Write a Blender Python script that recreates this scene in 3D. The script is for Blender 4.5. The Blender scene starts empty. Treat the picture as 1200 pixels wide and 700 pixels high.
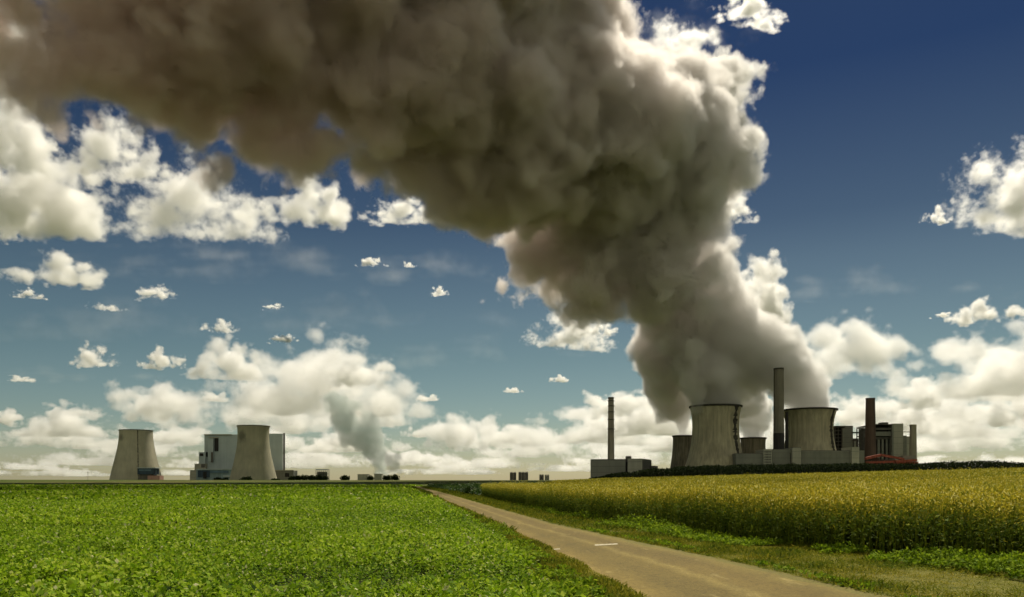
import bpy, math, random
import numpy as np

# ------------------------------------------------------------------ camera, sky, sun, exposure
R = math.radians
F, EYE, HZ = 942.0, 1.60, 566.0            # focal length and eye level in pixels of the 1200 px wide photograph
scene = bpy.context.scene
C = scene.collection
cam_d = bpy.data.cameras.new('camera')
cam = bpy.data.objects.new('camera', cam_d)
C.objects.link(cam)
cam.location = (0, 0, EYE)
cam.rotation_euler = (R(90), 0, 0)
cam_d.sensor_width = 36
cam_d.lens = 36 * F / 1200
cam_d.shift_y = (HZ - 350) / 1200
cam_d.clip_start, cam_d.clip_end = .1, 150000
scene.camera = cam
vs = scene.view_settings
vs.view_transform, vs.look, vs.exposure, vs.gamma = 'Standard', 'None', 0.15, 1.0

SUN_EL, SUN_AZ = R(54), R(24)              # sun high behind the smoke, to the right of the view
w = bpy.data.worlds.new('World')
scene.world = w
w.use_nodes = True
nt = w.node_tree
bg = nt.nodes['Background']
sky = nt.nodes.new('ShaderNodeTexSky')
sky.sky_type = 'NISHITA'
sky.sun_disc = False
sky.sun_elevation, sky.sun_rotation = SUN_EL, SUN_AZ
sky.air_density, sky.dust_density, sky.ozone_density = 1.0, .6, 3.0
tc = nt.nodes.new('ShaderNodeTexCoord')
sx = nt.nodes.new('ShaderNodeSeparateXYZ')
nt.links.new(tc.outputs['Generated'], sx.inputs[0])
rmp = nt.nodes.new('ShaderNodeValToRGB')   # deep clear blue overhead, pale warm air at the horizon
SKY_STOPS = [(0.0, (.43, .415, .325)), (.0275, (.375, .365, .30)), (.08, (.29, .31, .262)), (.153, (.235, .260, .215)), (.20, (.215, .235, .200)), (.255, (.172, .192, .176)), (.30, (.120, .143, .149)), (.4425, (.042, .070, .114)), (1.0, (.03, .05, .09))]
el = rmp.color_ramp.elements
while len(el) < len(SKY_STOPS):
    el.new(.5)
for e, (p, c) in zip(el, SKY_STOPS):
    e.position, e.color = p, (*c, 1)
nt.links.new(sx.outputs['Z'], rmp.inputs[0])
mul = nt.nodes.new('ShaderNodeMix')
mul.data_type, mul.blend_type = 'RGBA', 'MULTIPLY'
mul.inputs['Factor'].default_value = 1
nt.links.new(sky.outputs[0], mul.inputs['A'])
nt.links.new(rmp.outputs[0], mul.inputs['B'])
# unseen bright cloud added to the sky behind the camera, filling shaded faces
cn = nt.nodes.new('ShaderNodeTexNoise')
cn.inputs['Scale'].default_value, cn.inputs['Detail'].default_value = 2.2, 5
nt.links.new(tc.outputs['Generated'], cn.inputs['Vector'])
cr = nt.nodes.new('ShaderNodeMapRange')
cr.inputs['From Min'].default_value, cr.inputs['From Max'].default_value = .38, .56
nt.links.new(cn.outputs[0], cr.inputs['Value'])
bk = nt.nodes.new('ShaderNodeMapRange')
bk.interpolation_type = 'SMOOTHSTEP'
bk.inputs['From Min'].default_value, bk.inputs['From Max'].default_value = .05, -.35
nt.links.new(sx.outputs['Y'], bk.inputs['Value'])
cf = nt.nodes.new('ShaderNodeMath')
cf.operation = 'MULTIPLY'
nt.links.new(cr.outputs[0], cf.inputs[0])
nt.links.new(bk.outputs[0], cf.inputs[1])
cl = nt.nodes.new('ShaderNodeMix')
cl.data_type = 'RGBA'
nt.links.new(cf.outputs[0], cl.inputs['Factor'])
nt.links.new(mul.outputs['Result'], cl.inputs['A'])
cl.inputs['B'].default_value = (3.7, 3.6, 2.8, 1)
nt.links.new(cl.outputs['Result'], bg.inputs[0])
bg.inputs[1].default_value = .15

sl = bpy.data.lights.new('sun', 'SUN')
so = bpy.data.objects.new('sun', sl)
C.objects.link(so)
sl.energy, sl.angle, sl.color = 5.0, R(.5), (1, .92, .76)
so.rotation_euler = (R(90) - SUN_EL, 0, math.pi - SUN_AZ)

cy = scene.cycles
cy.max_bounces, cy.diffuse_bounces, cy.glossy_bounces, cy.transmission_bounces, cy.volume_bounces = 12, 3, 1, 3, 9
cy.volume_step_rate, cy.volume_max_steps = 2.3, 450
cy.use_denoising, cy.use_adaptive_sampling, cy.adaptive_threshold = True, True, .035
cy.time_limit = 900

# ------------------------------------------------------------------ helpers
def tag(o, label=None, cat=None, group=None, kind=None):
    for k, v in (('label', label), ('category', cat), ('group', group), ('kind', kind)):
        if v:
            o[k] = v
    return o

def at(px, py, Y):                          # a point of the photograph at distance Y
    return ((px - 600) / F * Y, Y, EYE + (HZ - py) / F * Y)

def gp(px, py):                             # the point of the flat near ground seen at a pixel
    Y = EYE * F / (py - HZ)
    return ((px - 600) / F * Y, Y)

def empty(name, loc, parent=None):
    o = bpy.data.objects.new(name, None)
    C.objects.link(o)
    o.location = loc
    o.parent = parent
    return o

def link(name, me, mat, parent=None, loc=None):
    o = bpy.data.objects.new(name, me)
    C.objects.link(o)
    if mat:
        me.materials.append(mat)
    if parent is not None:
        o.parent = parent
    if loc is not None:
        o.location = loc
    return o

class MB:                                   # collects polygons, builds one mesh object
    def __init__(s):
        s.v, s.f = [], []
    def poly(s, pts):
        n = len(s.v)
        s.v += [tuple(p) for p in pts]
        s.f.append(tuple(range(n, n + len(pts))))
    def prism(s, foot, z0, z1, tops=None):  # foot: (x, y) counter-clockwise
        n, k = len(s.v), len(foot)
        s.v += [(x, y, z0) for x, y in foot]
        s.v += [(x, y, z1 if tops is None else tops[i]) for i, (x, y) in enumerate(foot)]
        s.f.append(tuple(range(n + k - 1, n - 1, -1)))
        s.f.append(tuple(range(n + k, n + 2 * k)))
        for i in range(k):
            j = (i + 1) % k
            s.f.append((n + i, n + j, n + k + j, n + k + i))
        return s
    def box(s, x0, x1, y0, y1, z0, z1):
        return s.prism([(x0, y0), (x1, y0), (x1, y1), (x0, y1)], z0, z1)
    def lathe(s, prof, seg=48, c=(0, 0), closed=False):
        n = len(s.v)
        for r, z in prof:
            s.v += [(c[0] + r * math.cos(2 * math.pi * i / seg), c[1] + r * math.sin(2 * math.pi * i / seg), z) for i in range(seg)]
        for k in range(len(prof) - 1):
            for i in range(seg):
                j = (i + 1) % seg
                s.f.append((n + k * seg + i, n + k * seg + j, n + (k + 1) * seg + j, n + (k + 1) * seg + i))
        if closed:
            s.f.append(tuple(n + (len(prof) - 1) * seg + i for i in range(seg)))
        return s
    def tube(s, a, b, r, seg=8):
        a, b = np.array(a, float), np.array(b, float)
        d = b - a
        d /= np.linalg.norm(d)
        u = np.cross(d, (0, 0, 1) if abs(d[2]) < .9 else (1, 0, 0))
        u /= np.linalg.norm(u)
        v = np.cross(d, u)
        n = len(s.v)
        for p in (a, b):
            s.v += [tuple(p + r * (math.cos(2 * math.pi * i / seg) * u + math.sin(2 * math.pi * i / seg) * v)) for i in range(seg)]
        for i in range(seg):
            j = (i + 1) % seg
            s.f.append((n + i, n + j, n + seg + j, n + seg + i))
        s.f.append(tuple(range(n + seg - 1, n - 1, -1)))
        s.f.append(tuple(range(n + seg, n + 2 * seg)))
        return s
    def build(s, name, mat, parent=None, smooth=False):
        me = bpy.data.meshes.new(name)
        me.from_pydata(s.v, [], s.f)
        if smooth:
            me.polygons.foreach_set('use_smooth', [True] * len(me.polygons))
        o = link(name, me, mat, parent)
        if parent is not None:              # geometry is written in world coordinates: bring it under the parent's base
            l = parent.matrix_basis.translation
            p = parent
            off = np.zeros(3)
            while p is not None:
                off += np.array(p.location)
                p = p.parent
            a = np.array(s.v, np.float32) - off.astype(np.float32)
            me.vertices.foreach_set('co', a.ravel())
        me.update()
        return o

def numpy_mesh(name, V, nper, mat, rnd=None, parent=None):
    """V: (faces, nper, 3) -> one mesh; rnd: a random value per face, kept as attribute"""
    nf = len(V)
    me = bpy.data.meshes.new(name)
    me.vertices.add(nf * nper)
    me.vertices.foreach_set('co', V.astype(np.float32).ravel())
    me.loops.add(nf * nper)
    me.loops.foreach_set('vertex_index', np.arange(nf * nper, dtype=np.int32))
    me.polygons.add(nf)
    me.polygons.foreach_set('loop_start', np.arange(nf, dtype=np.int32) * nper)
    me.update(calc_edges=True)
    if rnd is not None:
        at_ = me.attributes.new('rnd', 'FLOAT', 'FACE')
        at_.data.foreach_set('value', rnd.astype(np.float32))
    return link(name, me, mat, parent)

def cards(P, L, W, yaw, pitch, roll=None, fold=.0):
    """leaf quads: P base point, L length along a direction given by yaw and pitch (0 flat, pi/2 up), W width"""
    n = len(P)
    cp, sp = np.cos(pitch), np.sin(pitch)
    d = np.stack([cp * np.cos(yaw), cp * np.sin(yaw), sp], 1)
    side = np.stack([-np.sin(yaw), np.cos(yaw), np.zeros(n)], 1)
    if roll is not None:
        up = np.cross(d, side)
        side = side * np.cos(roll)[:, None] + up * np.sin(roll)[:, None]
    L, W = np.broadcast_to(L, n)[:, None], np.broadcast_to(W, n)[:, None]
    tip = P + d * L
    mid = P + d * L * .45
    if fold:
        tip = tip - np.array([0, 0, 1]) * L * fold
    return np.stack([P, mid + side * W / 2, tip, mid - side * W / 2], 1)

def strips(P, Q, W0, W1, yaw):
    """thin upright ribbons from P to Q"""
    side = np.stack([-np.sin(yaw), np.cos(yaw), np.zeros(len(P))], 1)
    a, b = np.broadcast_to(W0, len(P))[:, None] / 2, np.broadcast_to(W1, len(P))[:, None] / 2
    return np.stack([P - side * a, P + side * a, Q + side * b, Q - side * b], 1)

# ------------------------------------------------------------------ materials
def new_mat(name):
    m = bpy.data.materials.new(name)
    m.use_nodes = True
    t = m.node_tree
    b = t.nodes['Principled BSDF']
    b.inputs['Specular IOR Level'].default_value = .2
    b.inputs['Roughness'].default_value = .85
    return m, t, b

def node(t, kind, **kw):
    n = t.nodes.new(kind)
    for k, v in kw.items():
        if k in n.inputs:
            n.inputs[k].default_value = v
        else:
            setattr(n, k, v)
    return n

def ramp(t, stops, interp='LINEAR'):
    r = t.nodes.new('ShaderNodeValToRGB')
    r.color_ramp.interpolation = interp
    e = r.color_ramp.elements
    while len(e) < len(stops):
        e.new(.5)
    for q, (p, c) in zip(e, stops):
        q.position, q.color = p, (*c, 1)
    return r

def mixc(t, a, b, f, mode='MIX'):
    m = t.nodes.new('ShaderNodeMix')
    m.data_type, m.blend_type = 'RGBA', mode
    for s, x in (('Factor', f), ('A', a), ('B', b)):
        if hasattr(x, 'links') or hasattr(x, 'is_linked'):
            t.links.new(x, m.inputs[s])
        else:
            m.inputs[s].default_value = x if s == 'Factor' else (*x, 1)
    return m.outputs['Result']

def noise(t, vec, scale, detail=4, rough=.55):
    n = node(t, 'ShaderNodeTexNoise', Scale=scale, Detail=detail, Roughness=rough)
    t.links.new(vec, n.inputs['Vector'])
    return n.outputs[0]

def stretch(t, vec, sc):
    m = node(t, 'ShaderNodeVectorMath', operation='MULTIPLY')
    m.inputs[1].default_value = sc
    t.links.new(vec, m.inputs[0])
    return m.outputs[0]

def pos(t):
    return t.nodes.new('ShaderNodeNewGeometry').outputs['Position']

def wall_mat(name, col, streak=.35, scale=.12, panel=0, rough=.85, shade_spot=None):
    """weathered wall: uneven tone, vertical rain streaks and, if asked, sheet-metal ribs"""
    m, t, b = new_mat(name)
    p = pos(t)
    n1 = noise(t, stretch(t, p, (scale * 2.2, scale * 2.2, scale * .12)), 1, 5, .65)
    n2 = noise(t, p, scale * .5, 4)
    r1 = ramp(t, [(.36, (1 - streak,) * 3), (.62, (1.0,) * 3)])
    t.links.new(n1, r1.inputs[0])
    r2 = ramp(t, [(.3, (.82, .82, .80)), (.7, (1.08, 1.06, 1.0))])
    t.links.new(n2, r2.inputs[0])
    c = mixc(t, col, r1.outputs[0], 1.0, 'MULTIPLY')
    c = mixc(t, c, r2.outputs[0], 1.0, 'MULTIPLY')
    if panel:
        sxyz = node(t, 'ShaderNodeSeparateXYZ')
        t.links.new(p, sxyz.inputs[0])
        fr = node(t, 'ShaderNodeMath', operation='PINGPONG')
        fr.inputs[1].default_value = panel
        t.links.new(sxyz.outputs['Z'], fr.inputs[0])
        lt = node(t, 'ShaderNodeMath', operation='LESS_THAN')
        lt.inputs[1].default_value = panel * .06
        t.links.new(fr.outputs[0], lt.inputs[0])
        c = mixc(t, c, (col[0] * .55, col[1] * .55, col[2] * .55), lt.outputs[0])
    if shade_spot:                                # a shadow blotch painted into the wall colour: (x, y, z, radius)
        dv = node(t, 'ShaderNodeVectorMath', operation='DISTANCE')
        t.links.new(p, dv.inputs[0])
        dv.inputs[1].default_value = shade_spot[:3]
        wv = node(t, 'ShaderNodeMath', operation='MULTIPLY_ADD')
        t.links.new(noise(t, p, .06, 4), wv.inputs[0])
        wv.inputs[1].default_value = shade_spot[3] * 1.2
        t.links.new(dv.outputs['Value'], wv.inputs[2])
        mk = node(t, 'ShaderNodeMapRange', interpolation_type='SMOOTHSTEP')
        mk.inputs['From Min'].default_value, mk.inputs['From Max'].default_value = shade_spot[3], shade_spot[3] * 1.9
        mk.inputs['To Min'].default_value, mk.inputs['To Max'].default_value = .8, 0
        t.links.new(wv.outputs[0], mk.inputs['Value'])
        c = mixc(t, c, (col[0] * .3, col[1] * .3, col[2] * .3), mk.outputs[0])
    t.links.new(c, b.inputs['Base Color'])
    b.inputs['Roughness'].default_value = rough
    return m

def leaf_mat(name, stops, trans=.35, rough=.6, patch=None, spec=.25):
    """leaf colour runs through the stops by the random value of each leaf; patch: slow change over the field"""
    m, t, b = new_mat(name)
    a = node(t, 'ShaderNodeAttribute')
    a.attribute_name = 'rnd'
    r = ramp(t, stops)
    t.links.new(a.outputs['Fac'], r.inputs[0])
    c = r.outputs[0]
    if patch:
        sc, lo, hi = patch
        n = noise(t, pos(t), sc, 4, .6)
        r2 = ramp(t, [(.35, lo), (.65, hi)])
        t.links.new(n, r2.inputs[0])
        c = mixc(t, c, r2.outputs[0], 1.0, 'MULTIPLY')
    t.links.new(c, b.inputs['Base Color'])
    b.inputs['Roughness'].default_value = rough
    b.inputs['Specular IOR Level'].default_value = spec
    tr = node(t, 'ShaderNodeBsdfTranslucent')
    t.links.new(c, tr.inputs[0])
    mx = node(t, 'ShaderNodeMixShader')
    mx.inputs[0].default_value = trans
    t.links.new(b.outputs[0], mx.inputs[1])
    t.links.new(tr.outputs[0], mx.inputs[2])
    t.links.new(mx.outputs[0], t.nodes['Material Output'].inputs['Surface'])
    return m

def fog_mat(name, col, dens, nscale, erode, aniso=.3, soft=.35, low_col=None, xr=(0, 1), rough=.62):
    m = bpy.data.materials.new(name)
    m.use_nodes = True
    t = m.node_tree
    t.nodes.clear()
    lk = t.links.new
    o = t.nodes.new('ShaderNodeOutputMaterial')
    pv = t.nodes.new('ShaderNodeVolumePrincipled')
    lk(pv.outputs[0], o.inputs['Volume'])
    pv.inputs['Color'].default_value = (*col, 1)
    pv.inputs['Anisotropy'].default_value = aniso
    pv.inputs['Density Attribute'].default_value = ''
    a = node(t, 'ShaderNodeAttribute')
    a.attribute_name = 'density'
    p = pos(t)
    nz = noise(t, p, 1 / nscale, 7, rough)
    sb = node(t, 'ShaderNodeMath', operation='MULTIPLY_ADD')
    sb.inputs[1].default_value = -erode
    n01 = node(t, 'ShaderNodeMapRange')
    n01.inputs['From Min'].default_value, n01.inputs['From Max'].default_value = .32, .68
    lk(nz, n01.inputs['Value'])
    lk(n01.outputs[0], sb.inputs[0])
    lk(a.outputs['Fac'], sb.inputs[2])
    mr = node(t, 'ShaderNodeMapRange', interpolation_type='SMOOTHSTEP')
    mr.inputs['From Min'].default_value = 0
    mr.inputs['From Max'].default_value = soft
    mr.inputs['To Max'].default_value = dens
    lk(sb.outputs[0], mr.inputs['Value'])
    gt = node(t, 'ShaderNodeMath', operation='GREATER_THAN')
    gt.inputs[1].default_value = .001
    lk(a.outputs['Fac'], gt.inputs[0])
    mu = node(t, 'ShaderNodeMath', operation='MULTIPLY')
    lk(gt.outputs[0], mu.inputs[0])
    lk(mr.outputs[0], mu.inputs[1])
    lk(mu.outputs[0], pv.inputs['Density'])
    if low_col:                              # fresh grey steam over the towers, browner smoke further downwind
        s = node(t, 'ShaderNodeSeparateXYZ')
        lk(p, s.inputs[0])
        m2 = node(t, 'ShaderNodeMapRange')
        m2.inputs['From Min'].default_value, m2.inputs['From Max'].default_value = xr
        lk(s.outputs['X'], m2.inputs['Value'])
        lk(mixc(t, low_col, col, m2.outputs[0]), pv.inputs['Color'])
    return m

# ------------------------------------------------------------------ fog volumes: smoke and clouds
def vnoise(P, scale, seed, octs=4, gain=.5):
    rng = np.random.default_rng(seed)
    T = rng.random((64, 64, 64), dtype=np.float32) * 2 - 1
    out, a, tot = np.zeros(P[0].shape, np.float32), 1.0, 0.0
    for o in range(octs):
        q = [p / (scale / 2 ** o) + 17.3 * o + 100 for p in P]
        i = [np.floor(x).astype(np.int32) for x in q]
        f = [(x - j).astype(np.float32) for x, j in zip(q, i)]
        f = [x * x * (3 - 2 * x) for x in f]
        i0, i1 = [j & 63 for j in i], [(j + 1) & 63 for j in i]
        L = lambda a_, b_, t_: a_ + (b_ - a_) * t_
        v = L(L(L(T[i0[0], i0[1], i0[2]], T[i1[0], i0[1], i0[2]], f[0]), L(T[i0[0], i1[1], i0[2]], T[i1[0], i1[1], i0[2]], f[0]), f[1]),
              L(L(T[i0[0], i0[1], i1[2]], T[i1[0], i0[1], i1[2]], f[0]), L(T[i0[0], i1[1], i1[2]], T[i1[0], i1[1], i1[2]], f[0]), f[1]), f[2])
        out += a * v
        tot += a
        a *= gain
    return out / tot

def puffs(base, seed, levels, out=.85, up=0.0):
    """base spheres (x, y, z, r), then bulging child spheres on their surfaces"""
    rng = np.random.default_rng(seed)
    allp = [np.array(base, float)]
    cur = allp[0]
    for n, f in levels:
        ch = []
        for x, y, z, r in cur:
            d = rng.normal(size=(n, 3))
            d[:, 2] += up
            d /= np.linalg.norm(d, axis=1)[:, None]
            ch.append(np.column_stack([np.array([x, y, z]) + d * (r * out), r * f * rng.uniform(.5, 1.2, n)]))
        cur = np.concatenate(ch)
        allp.append(cur)
    return np.concatenate(allp)

def fog_object(name, S, vox, edge, mat, warp=0, wscale=100, seed=1, bottom=None, pad=3, gain=.6, calm=None):
    S = np.asarray(S, float)
    lo = (S[:, :3] - S[:, 3:4]).min(0) - pad * vox - warp
    hi = (S[:, :3] + S[:, 3:4]).max(0) + pad * vox + warp
    if bottom is not None:
        lo[2] = bottom - 2 * vox
    n = np.ceil((hi - lo) / vox).astype(int) + 1
    hi = lo + (n - 1) * vox
    m = edge + 2 * vox + warp
    sdf = np.full(n, m, np.float32)
    ax = [(lo[k] + np.arange(n[k]) * vox).astype(np.float32) for k in range(3)]
    for q in S:
        r = q[3]
        a = [max(0, int((q[k] - r - m - lo[k]) / vox)) for k in range(3)]
        b = [min(n[k], int((q[k] + r + m - lo[k]) / vox) + 2) for k in range(3)]
        if min(b[k] - a[k] for k in range(3)) <= 0:
            continue
        d = np.sqrt((ax[0][a[0]:b[0], None, None] - q[0]) ** 2 + (ax[1][None, a[1]:b[1], None] - q[1]) ** 2 + (ax[2][None, None, a[2]:b[2]] - q[2]) ** 2) - r
        s = sdf[a[0]:b[0], a[1]:b[1], a[2]:b[2]]
        np.minimum(s, d, out=s)
    if warp:
        P = np.meshgrid(*ax, indexing='ij')
        near = (sdf < warp + edge) & (sdf > -warp - edge)
        nv = vnoise([p[near] for p in P], wscale, seed, 4, gain)
        amp = warp * 1.6 * (1 if calm is None else calm(P[2][near]))
        sdf[near] += amp * (nv - nv.mean() - .08)
    dens = np.clip(-sdf / (edge if calm is None else edge * calm(ax[2])[None, None, :]), 0, 1)
    if bottom is not None:
        dens *= np.clip((ax[2] - bottom) / (2 * vox), 0, 1)[None, None, :]
    for k in range(3):                       # an empty rim all round
        sl_ = [slice(None)] * 3
        for e in (0, -1):
            sl_[k] = e
            dens[tuple(sl_)] = 0
    me = bpy.data.meshes.new(name)
    me.vertices.add(int(n.prod()))
    me.attributes.new('cell', 'FLOAT', 'POINT').data.foreach_set('value', dens.astype(np.float32).ravel())
    me.materials.append(mat)
    ob = bpy.data.objects.new(name, me)
    C.objects.link(ob)
    g = bpy.data.node_groups.new(name, 'GeometryNodeTree')
    for io in ('INPUT', 'OUTPUT'):
        g.interface.new_socket('Geometry', in_out=io, socket_type='NodeSocketGeometry')
    nd, lk = g.nodes, g.links.new
    gi, go, vc, ps = nd.new('NodeGroupInput'), nd.new('NodeGroupOutput'), nd.new('GeometryNodeVolumeCube'), nd.new('GeometryNodeInputPosition')
    v = []
    for op, b in (('SUBTRACT', tuple(lo - vox * .5)), ('SCALE', None), ('FLOOR', None), ('DOT_PRODUCT', (n[1] * n[2], n[2], 1))):
        x = nd.new('ShaderNodeVectorMath')
        x.operation = op
        if b is not None:
            x.inputs[1].default_value = b
        lk((v[-1] if v else ps).outputs[0], x.inputs[0])
        v.append(x)
    v[1].inputs['Scale'].default_value = 1 / vox
    si = nd.new('GeometryNodeSampleIndex')
    si.data_type, si.domain, si.clamp = 'FLOAT', 'POINT', True
    na = nd.new('GeometryNodeInputNamedAttribute')
    na.data_type = 'FLOAT'
    na.inputs[0].default_value = 'cell'
    lk(gi.outputs[0], si.inputs[0])
    lk(na.outputs[0], si.inputs['Value'])
    lk(v[3].outputs['Value'], si.inputs['Index'])
    lk(si.outputs[0], vc.inputs['Density'])
    vc.inputs['Min'].default_value, vc.inputs['Max'].default_value = lo, hi
    for k, a_ in enumerate('XYZ'):
        vc.inputs['Resolution ' + a_].default_value = int(n[k])
    sm = nd.new('GeometryNodeSetMaterial')
    sm.inputs['Material'].default_value = mat
    lk(vc.outputs[0], sm.inputs[0])
    lk(sm.outputs[0], go.inputs[0])
    md = ob.modifiers.new('fog', 'NODES')
    md.node_group = g
    return ob
# ------------------------------------------------------------------ the land
def sstep(v, a, b):
    q = np.clip((np.asarray(v, float) - a) / (b - a), 0, 1)
    return q * q * (3 - 2 * q)

def ground_z(x, y):
    x, y = np.asarray(x, float), np.asarray(y, float)
    t = x * .992 + y * .1264                # distance to the right of the road's line
    right = 2.3 * sstep(t, 20, 90) + .4 * np.clip((t - 85) / 142, 0, 1.5)
    right = right * sstep(y, 0, 40)
    far = 6.4 * sstep(np.hypot(x, y), 480, 1500)
    return np.maximum(right, far)

def land():
    seg = 256
    radii = [0.0] + list(np.geomspace(1.5, 120000, 110))
    v, f = [(0, 0, 0)], []
    for r in radii[1:]:
        for i in range(seg):
            a = 2 * math.pi * i / seg
            x, y = r * math.sin(a), r * math.cos(a)
            v.append((x, y, float(ground_z(x, y))))
    for i in range(seg):
        f.append((0, 1 + (i + 1) % seg, 1 + i))
    for k in range(len(radii) - 2):
        for i in range(seg):
            j = (i + 1) % seg
            a, b = 1 + k * seg, 1 + (k + 1) * seg
            f.append((a + i, a + j, b + j, b + i))
    me = bpy.data.meshes.new('ground')
    me.from_pydata(v, [], f)
    me.polygons.foreach_set('use_smooth', [True] * len(f))
    m, t, b = new_mat('farmland')
    p = pos(t)
    ln = node(t, 'ShaderNodeVectorMath', operation='LENGTH')
    t.links.new(p, ln.inputs[0])
    n1 = noise(t, p, 6, 5)
    near = ramp(t, [(.3, (.018, .030, .008)), (.7, (.05, .055, .02))])
    t.links.new(n1, near.inputs[0])
    n2 = noise(t, stretch(t, p, (.0016, .0042, 1)), 1, 2)
    far = ramp(t, [(.36, (.045, .075, .014)), (.44, (.10, .105, .028)), (.54, (.055, .085, .016)), (.62, (.12, .10, .04))], 'CONSTANT')
    t.links.new(n2, far.inputs[0])
    n3 = noise(t, stretch(t, p, (.25, .06, 1)), 1, 5, .7)
    tex = ramp(t, [(.3, (.65, .65, .65)), (.7, (1.15, 1.15, 1.1))])
    t.links.new(n3, tex.inputs[0])
    fc = mixc(t, far.outputs[0], tex.outputs[0], 1.0, 'MULTIPLY')
    mr = node(t, 'ShaderNodeMapRange')
    mr.inputs['From Min'].default_value, mr.inputs['From Max'].default_value = 330, 400
    t.links.new(ln.outputs['Value'], mr.inputs['Value'])
    t.links.new(mixc(t, near.outputs[0], fc, mr.outputs[0]), b.inputs['Base Color'])
    b.inputs['Roughness'].default_value = 1
    b.inputs['Specular IOR Level'].default_value = .05
    tag(link('ground', me, m), kind='structure')
land()

# edges seen in the photograph, laid out on the flat near ground
ROAD_L = [(745, 700), (673, 660), (597, 622), (548, 600), (512, 583), (496, 575), (484, 570.5)]
ROAD_R = [(1040, 700), (858, 658), (662, 617), (588, 597), (541, 583.5), (515, 576.5), (493, 571)]
CROP_E = [(640, 700), (602, 655), (562, 617), (532, 600), (500, 583), (485, 575), (478, 570.5)]
RAPE_E = [(1600, 712), (1330, 685), (1200, 668), (1050, 653), (900, 638), (793, 624), (660, 604), (600, 590), (562, 581)]

def edge_line(pts, n=160, back=8.0):
    P = np.array([gp(*q) for q in pts])
    if back:
        d = P[0] - P[1]
        P = np.vstack([P[0] + d / np.linalg.norm(d) * back, P])
    s = np.r_[0, np.cumsum(np.linalg.norm(np.diff(P, axis=0), axis=1))]
    q = s[-1] * np.linspace(0, 1, n) ** 1.7
    return np.stack([np.interp(q, s, P[:, k]) for k in range(2)], 1)

def edge_at(line, y):                       # x of an edge at distance y
    o = np.argsort(line[:, 1])
    return np.interp(y, line[o, 1], line[o, 0])

roadL, roadR, cropE, rapeE = edge_line(ROAD_L), edge_line(ROAD_R), edge_line(CROP_E), edge_line(RAPE_E, back=0)
rng = np.random.default_rng(11)

def ribbon(name, A, B, z, mat, nx=9, jit=0.0):
    n = len(A)
    ja = jit * vnoise([A[:, 1].astype(np.float32), A[:, 0].astype(np.float32), np.zeros(n, np.float32)], .9, 5, 4)
    jb = jit * vnoise([B[:, 1].astype(np.float32), B[:, 0].astype(np.float32), np.ones(n, np.float32)], .9, 6, 4)
    v, f, ac = [], [], []
    for i in range(n):
        for k in range(nx):
            u = k / (nx - 1)
            x = (A[i, 0] + ja[i]) * (1 - u) + (B[i, 0] + jb[i]) * u
            y = A[i, 1] * (1 - u) + B[i, 1] * u
            v.append((x, y, z))
            ac.append(u)
    for i in range(n - 1):
        for k in range(nx - 1):
            a = i * nx + k
            f.append((a, a + 1, a + nx + 1, a + nx))
    me = bpy.data.meshes.new(name)
    me.from_pydata(v, [], f)
    me.attributes.new('across', 'FLOAT', 'POINT').data.foreach_set('value', ac)
    return link(name, me, mat)

yy = np.geomspace(3.5, 330, 420)
def line_xy(line):
    return np.stack([edge_at(line, yy), yy], 1)
LL, LR, LC = line_xy(roadL), line_xy(roadR), line_xy(cropE)
yr = np.minimum(yy, 330)
LRape = np.stack([np.where(yy < 94, edge_at(rapeE, yy), edge_at(rapeE, 93.9) + (yy - 94) * .01), yy], 1)

# lane: worn asphalt bleached by dust, paler crumbled edges
m, t, b = new_mat('worn_asphalt')
p = pos(t)
a = node(t, 'ShaderNodeAttribute')
a.attribute_name = 'across'
wob = node(t, 'ShaderNodeMath', operation='MULTIPLY_ADD')
wob.inputs[1].default_value = .16
t.links.new(noise(t, p, .7, 4), wob.inputs[0])
t.links.new(a.outputs['Fac'], wob.inputs[2])
prof = ramp(t, [(0.06, (.36, .275, .085)), (.15, (.205, .150, .036)), (.34, (.155, .116, .028)), (.50, (.160, .118, .028)), (.585, (.235, .18, .050)), (.64, (.165, .121, .030)), (.82, (.15, .109, .026)), (.98, (.20, .155, .036)), (1.0, (.16, .14, .028))])  # dusty tan
t.links.new(wob.outputs[0], prof.inputs[0])
g1 = ramp(t, [(.30, (.55, .55, .55)), (.55, (1.0, 1.0, 1.0)), (.75, (1.38, 1.36, 1.3))])
t.links.new(noise(t, p, 28, 5, .75), g1.inputs[0])
g2 = ramp(t, [(.32, (.82, .82, .84)), (.68, (1.12, 1.10, 1.06))])
t.links.new(noise(t, stretch(t, p, (1.0, .35, 1)), .9, 6, .65), g2.inputs[0])
c = mixc(t, prof.outputs[0], g1.outputs[0], 1.0, 'MULTIPLY')
g3 = ramp(t, [(.36, (.78, .77, .76)), (.5, (1, 1, 1)), (.66, (1.2, 1.19, 1.14))])
t.links.new(noise(t, p, 9, 6, .8), g3.inputs[0])
c = mixc(t, c, g3.outputs[0], 1.0, 'MULTIPLY')
c = mixc(t, c, g2.outputs[0], 1.0, 'MULTIPLY')
vo = node(t, 'ShaderNodeTexVoronoi', Scale=.55)
vo.feature = 'DISTANCE_TO_EDGE'
dis = node(t, 'ShaderNodeVectorMath', operation='MULTIPLY_ADD')
nzc = node(t, 'ShaderNodeTexNoise', Scale=1.3, Detail=5)
t.links.new(p, nzc.inputs['Vector'])
t.links.new(nzc.outputs['Color'], dis.inputs[0])
dis.inputs[1].default_value = (1.2, 1.2, 0)
t.links.new(p, dis.inputs[2])
t.links.new(dis.outputs[0], vo.inputs['Vector'])
crk = ramp(t, [(.004, (.35, .34, .32)), (.018, (1, 1, 1))])
t.links.new(vo.outputs['Distance'], crk.inputs[0])
c = mixc(t, c, crk.outputs[0], .22, 'MULTIPLY')
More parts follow.
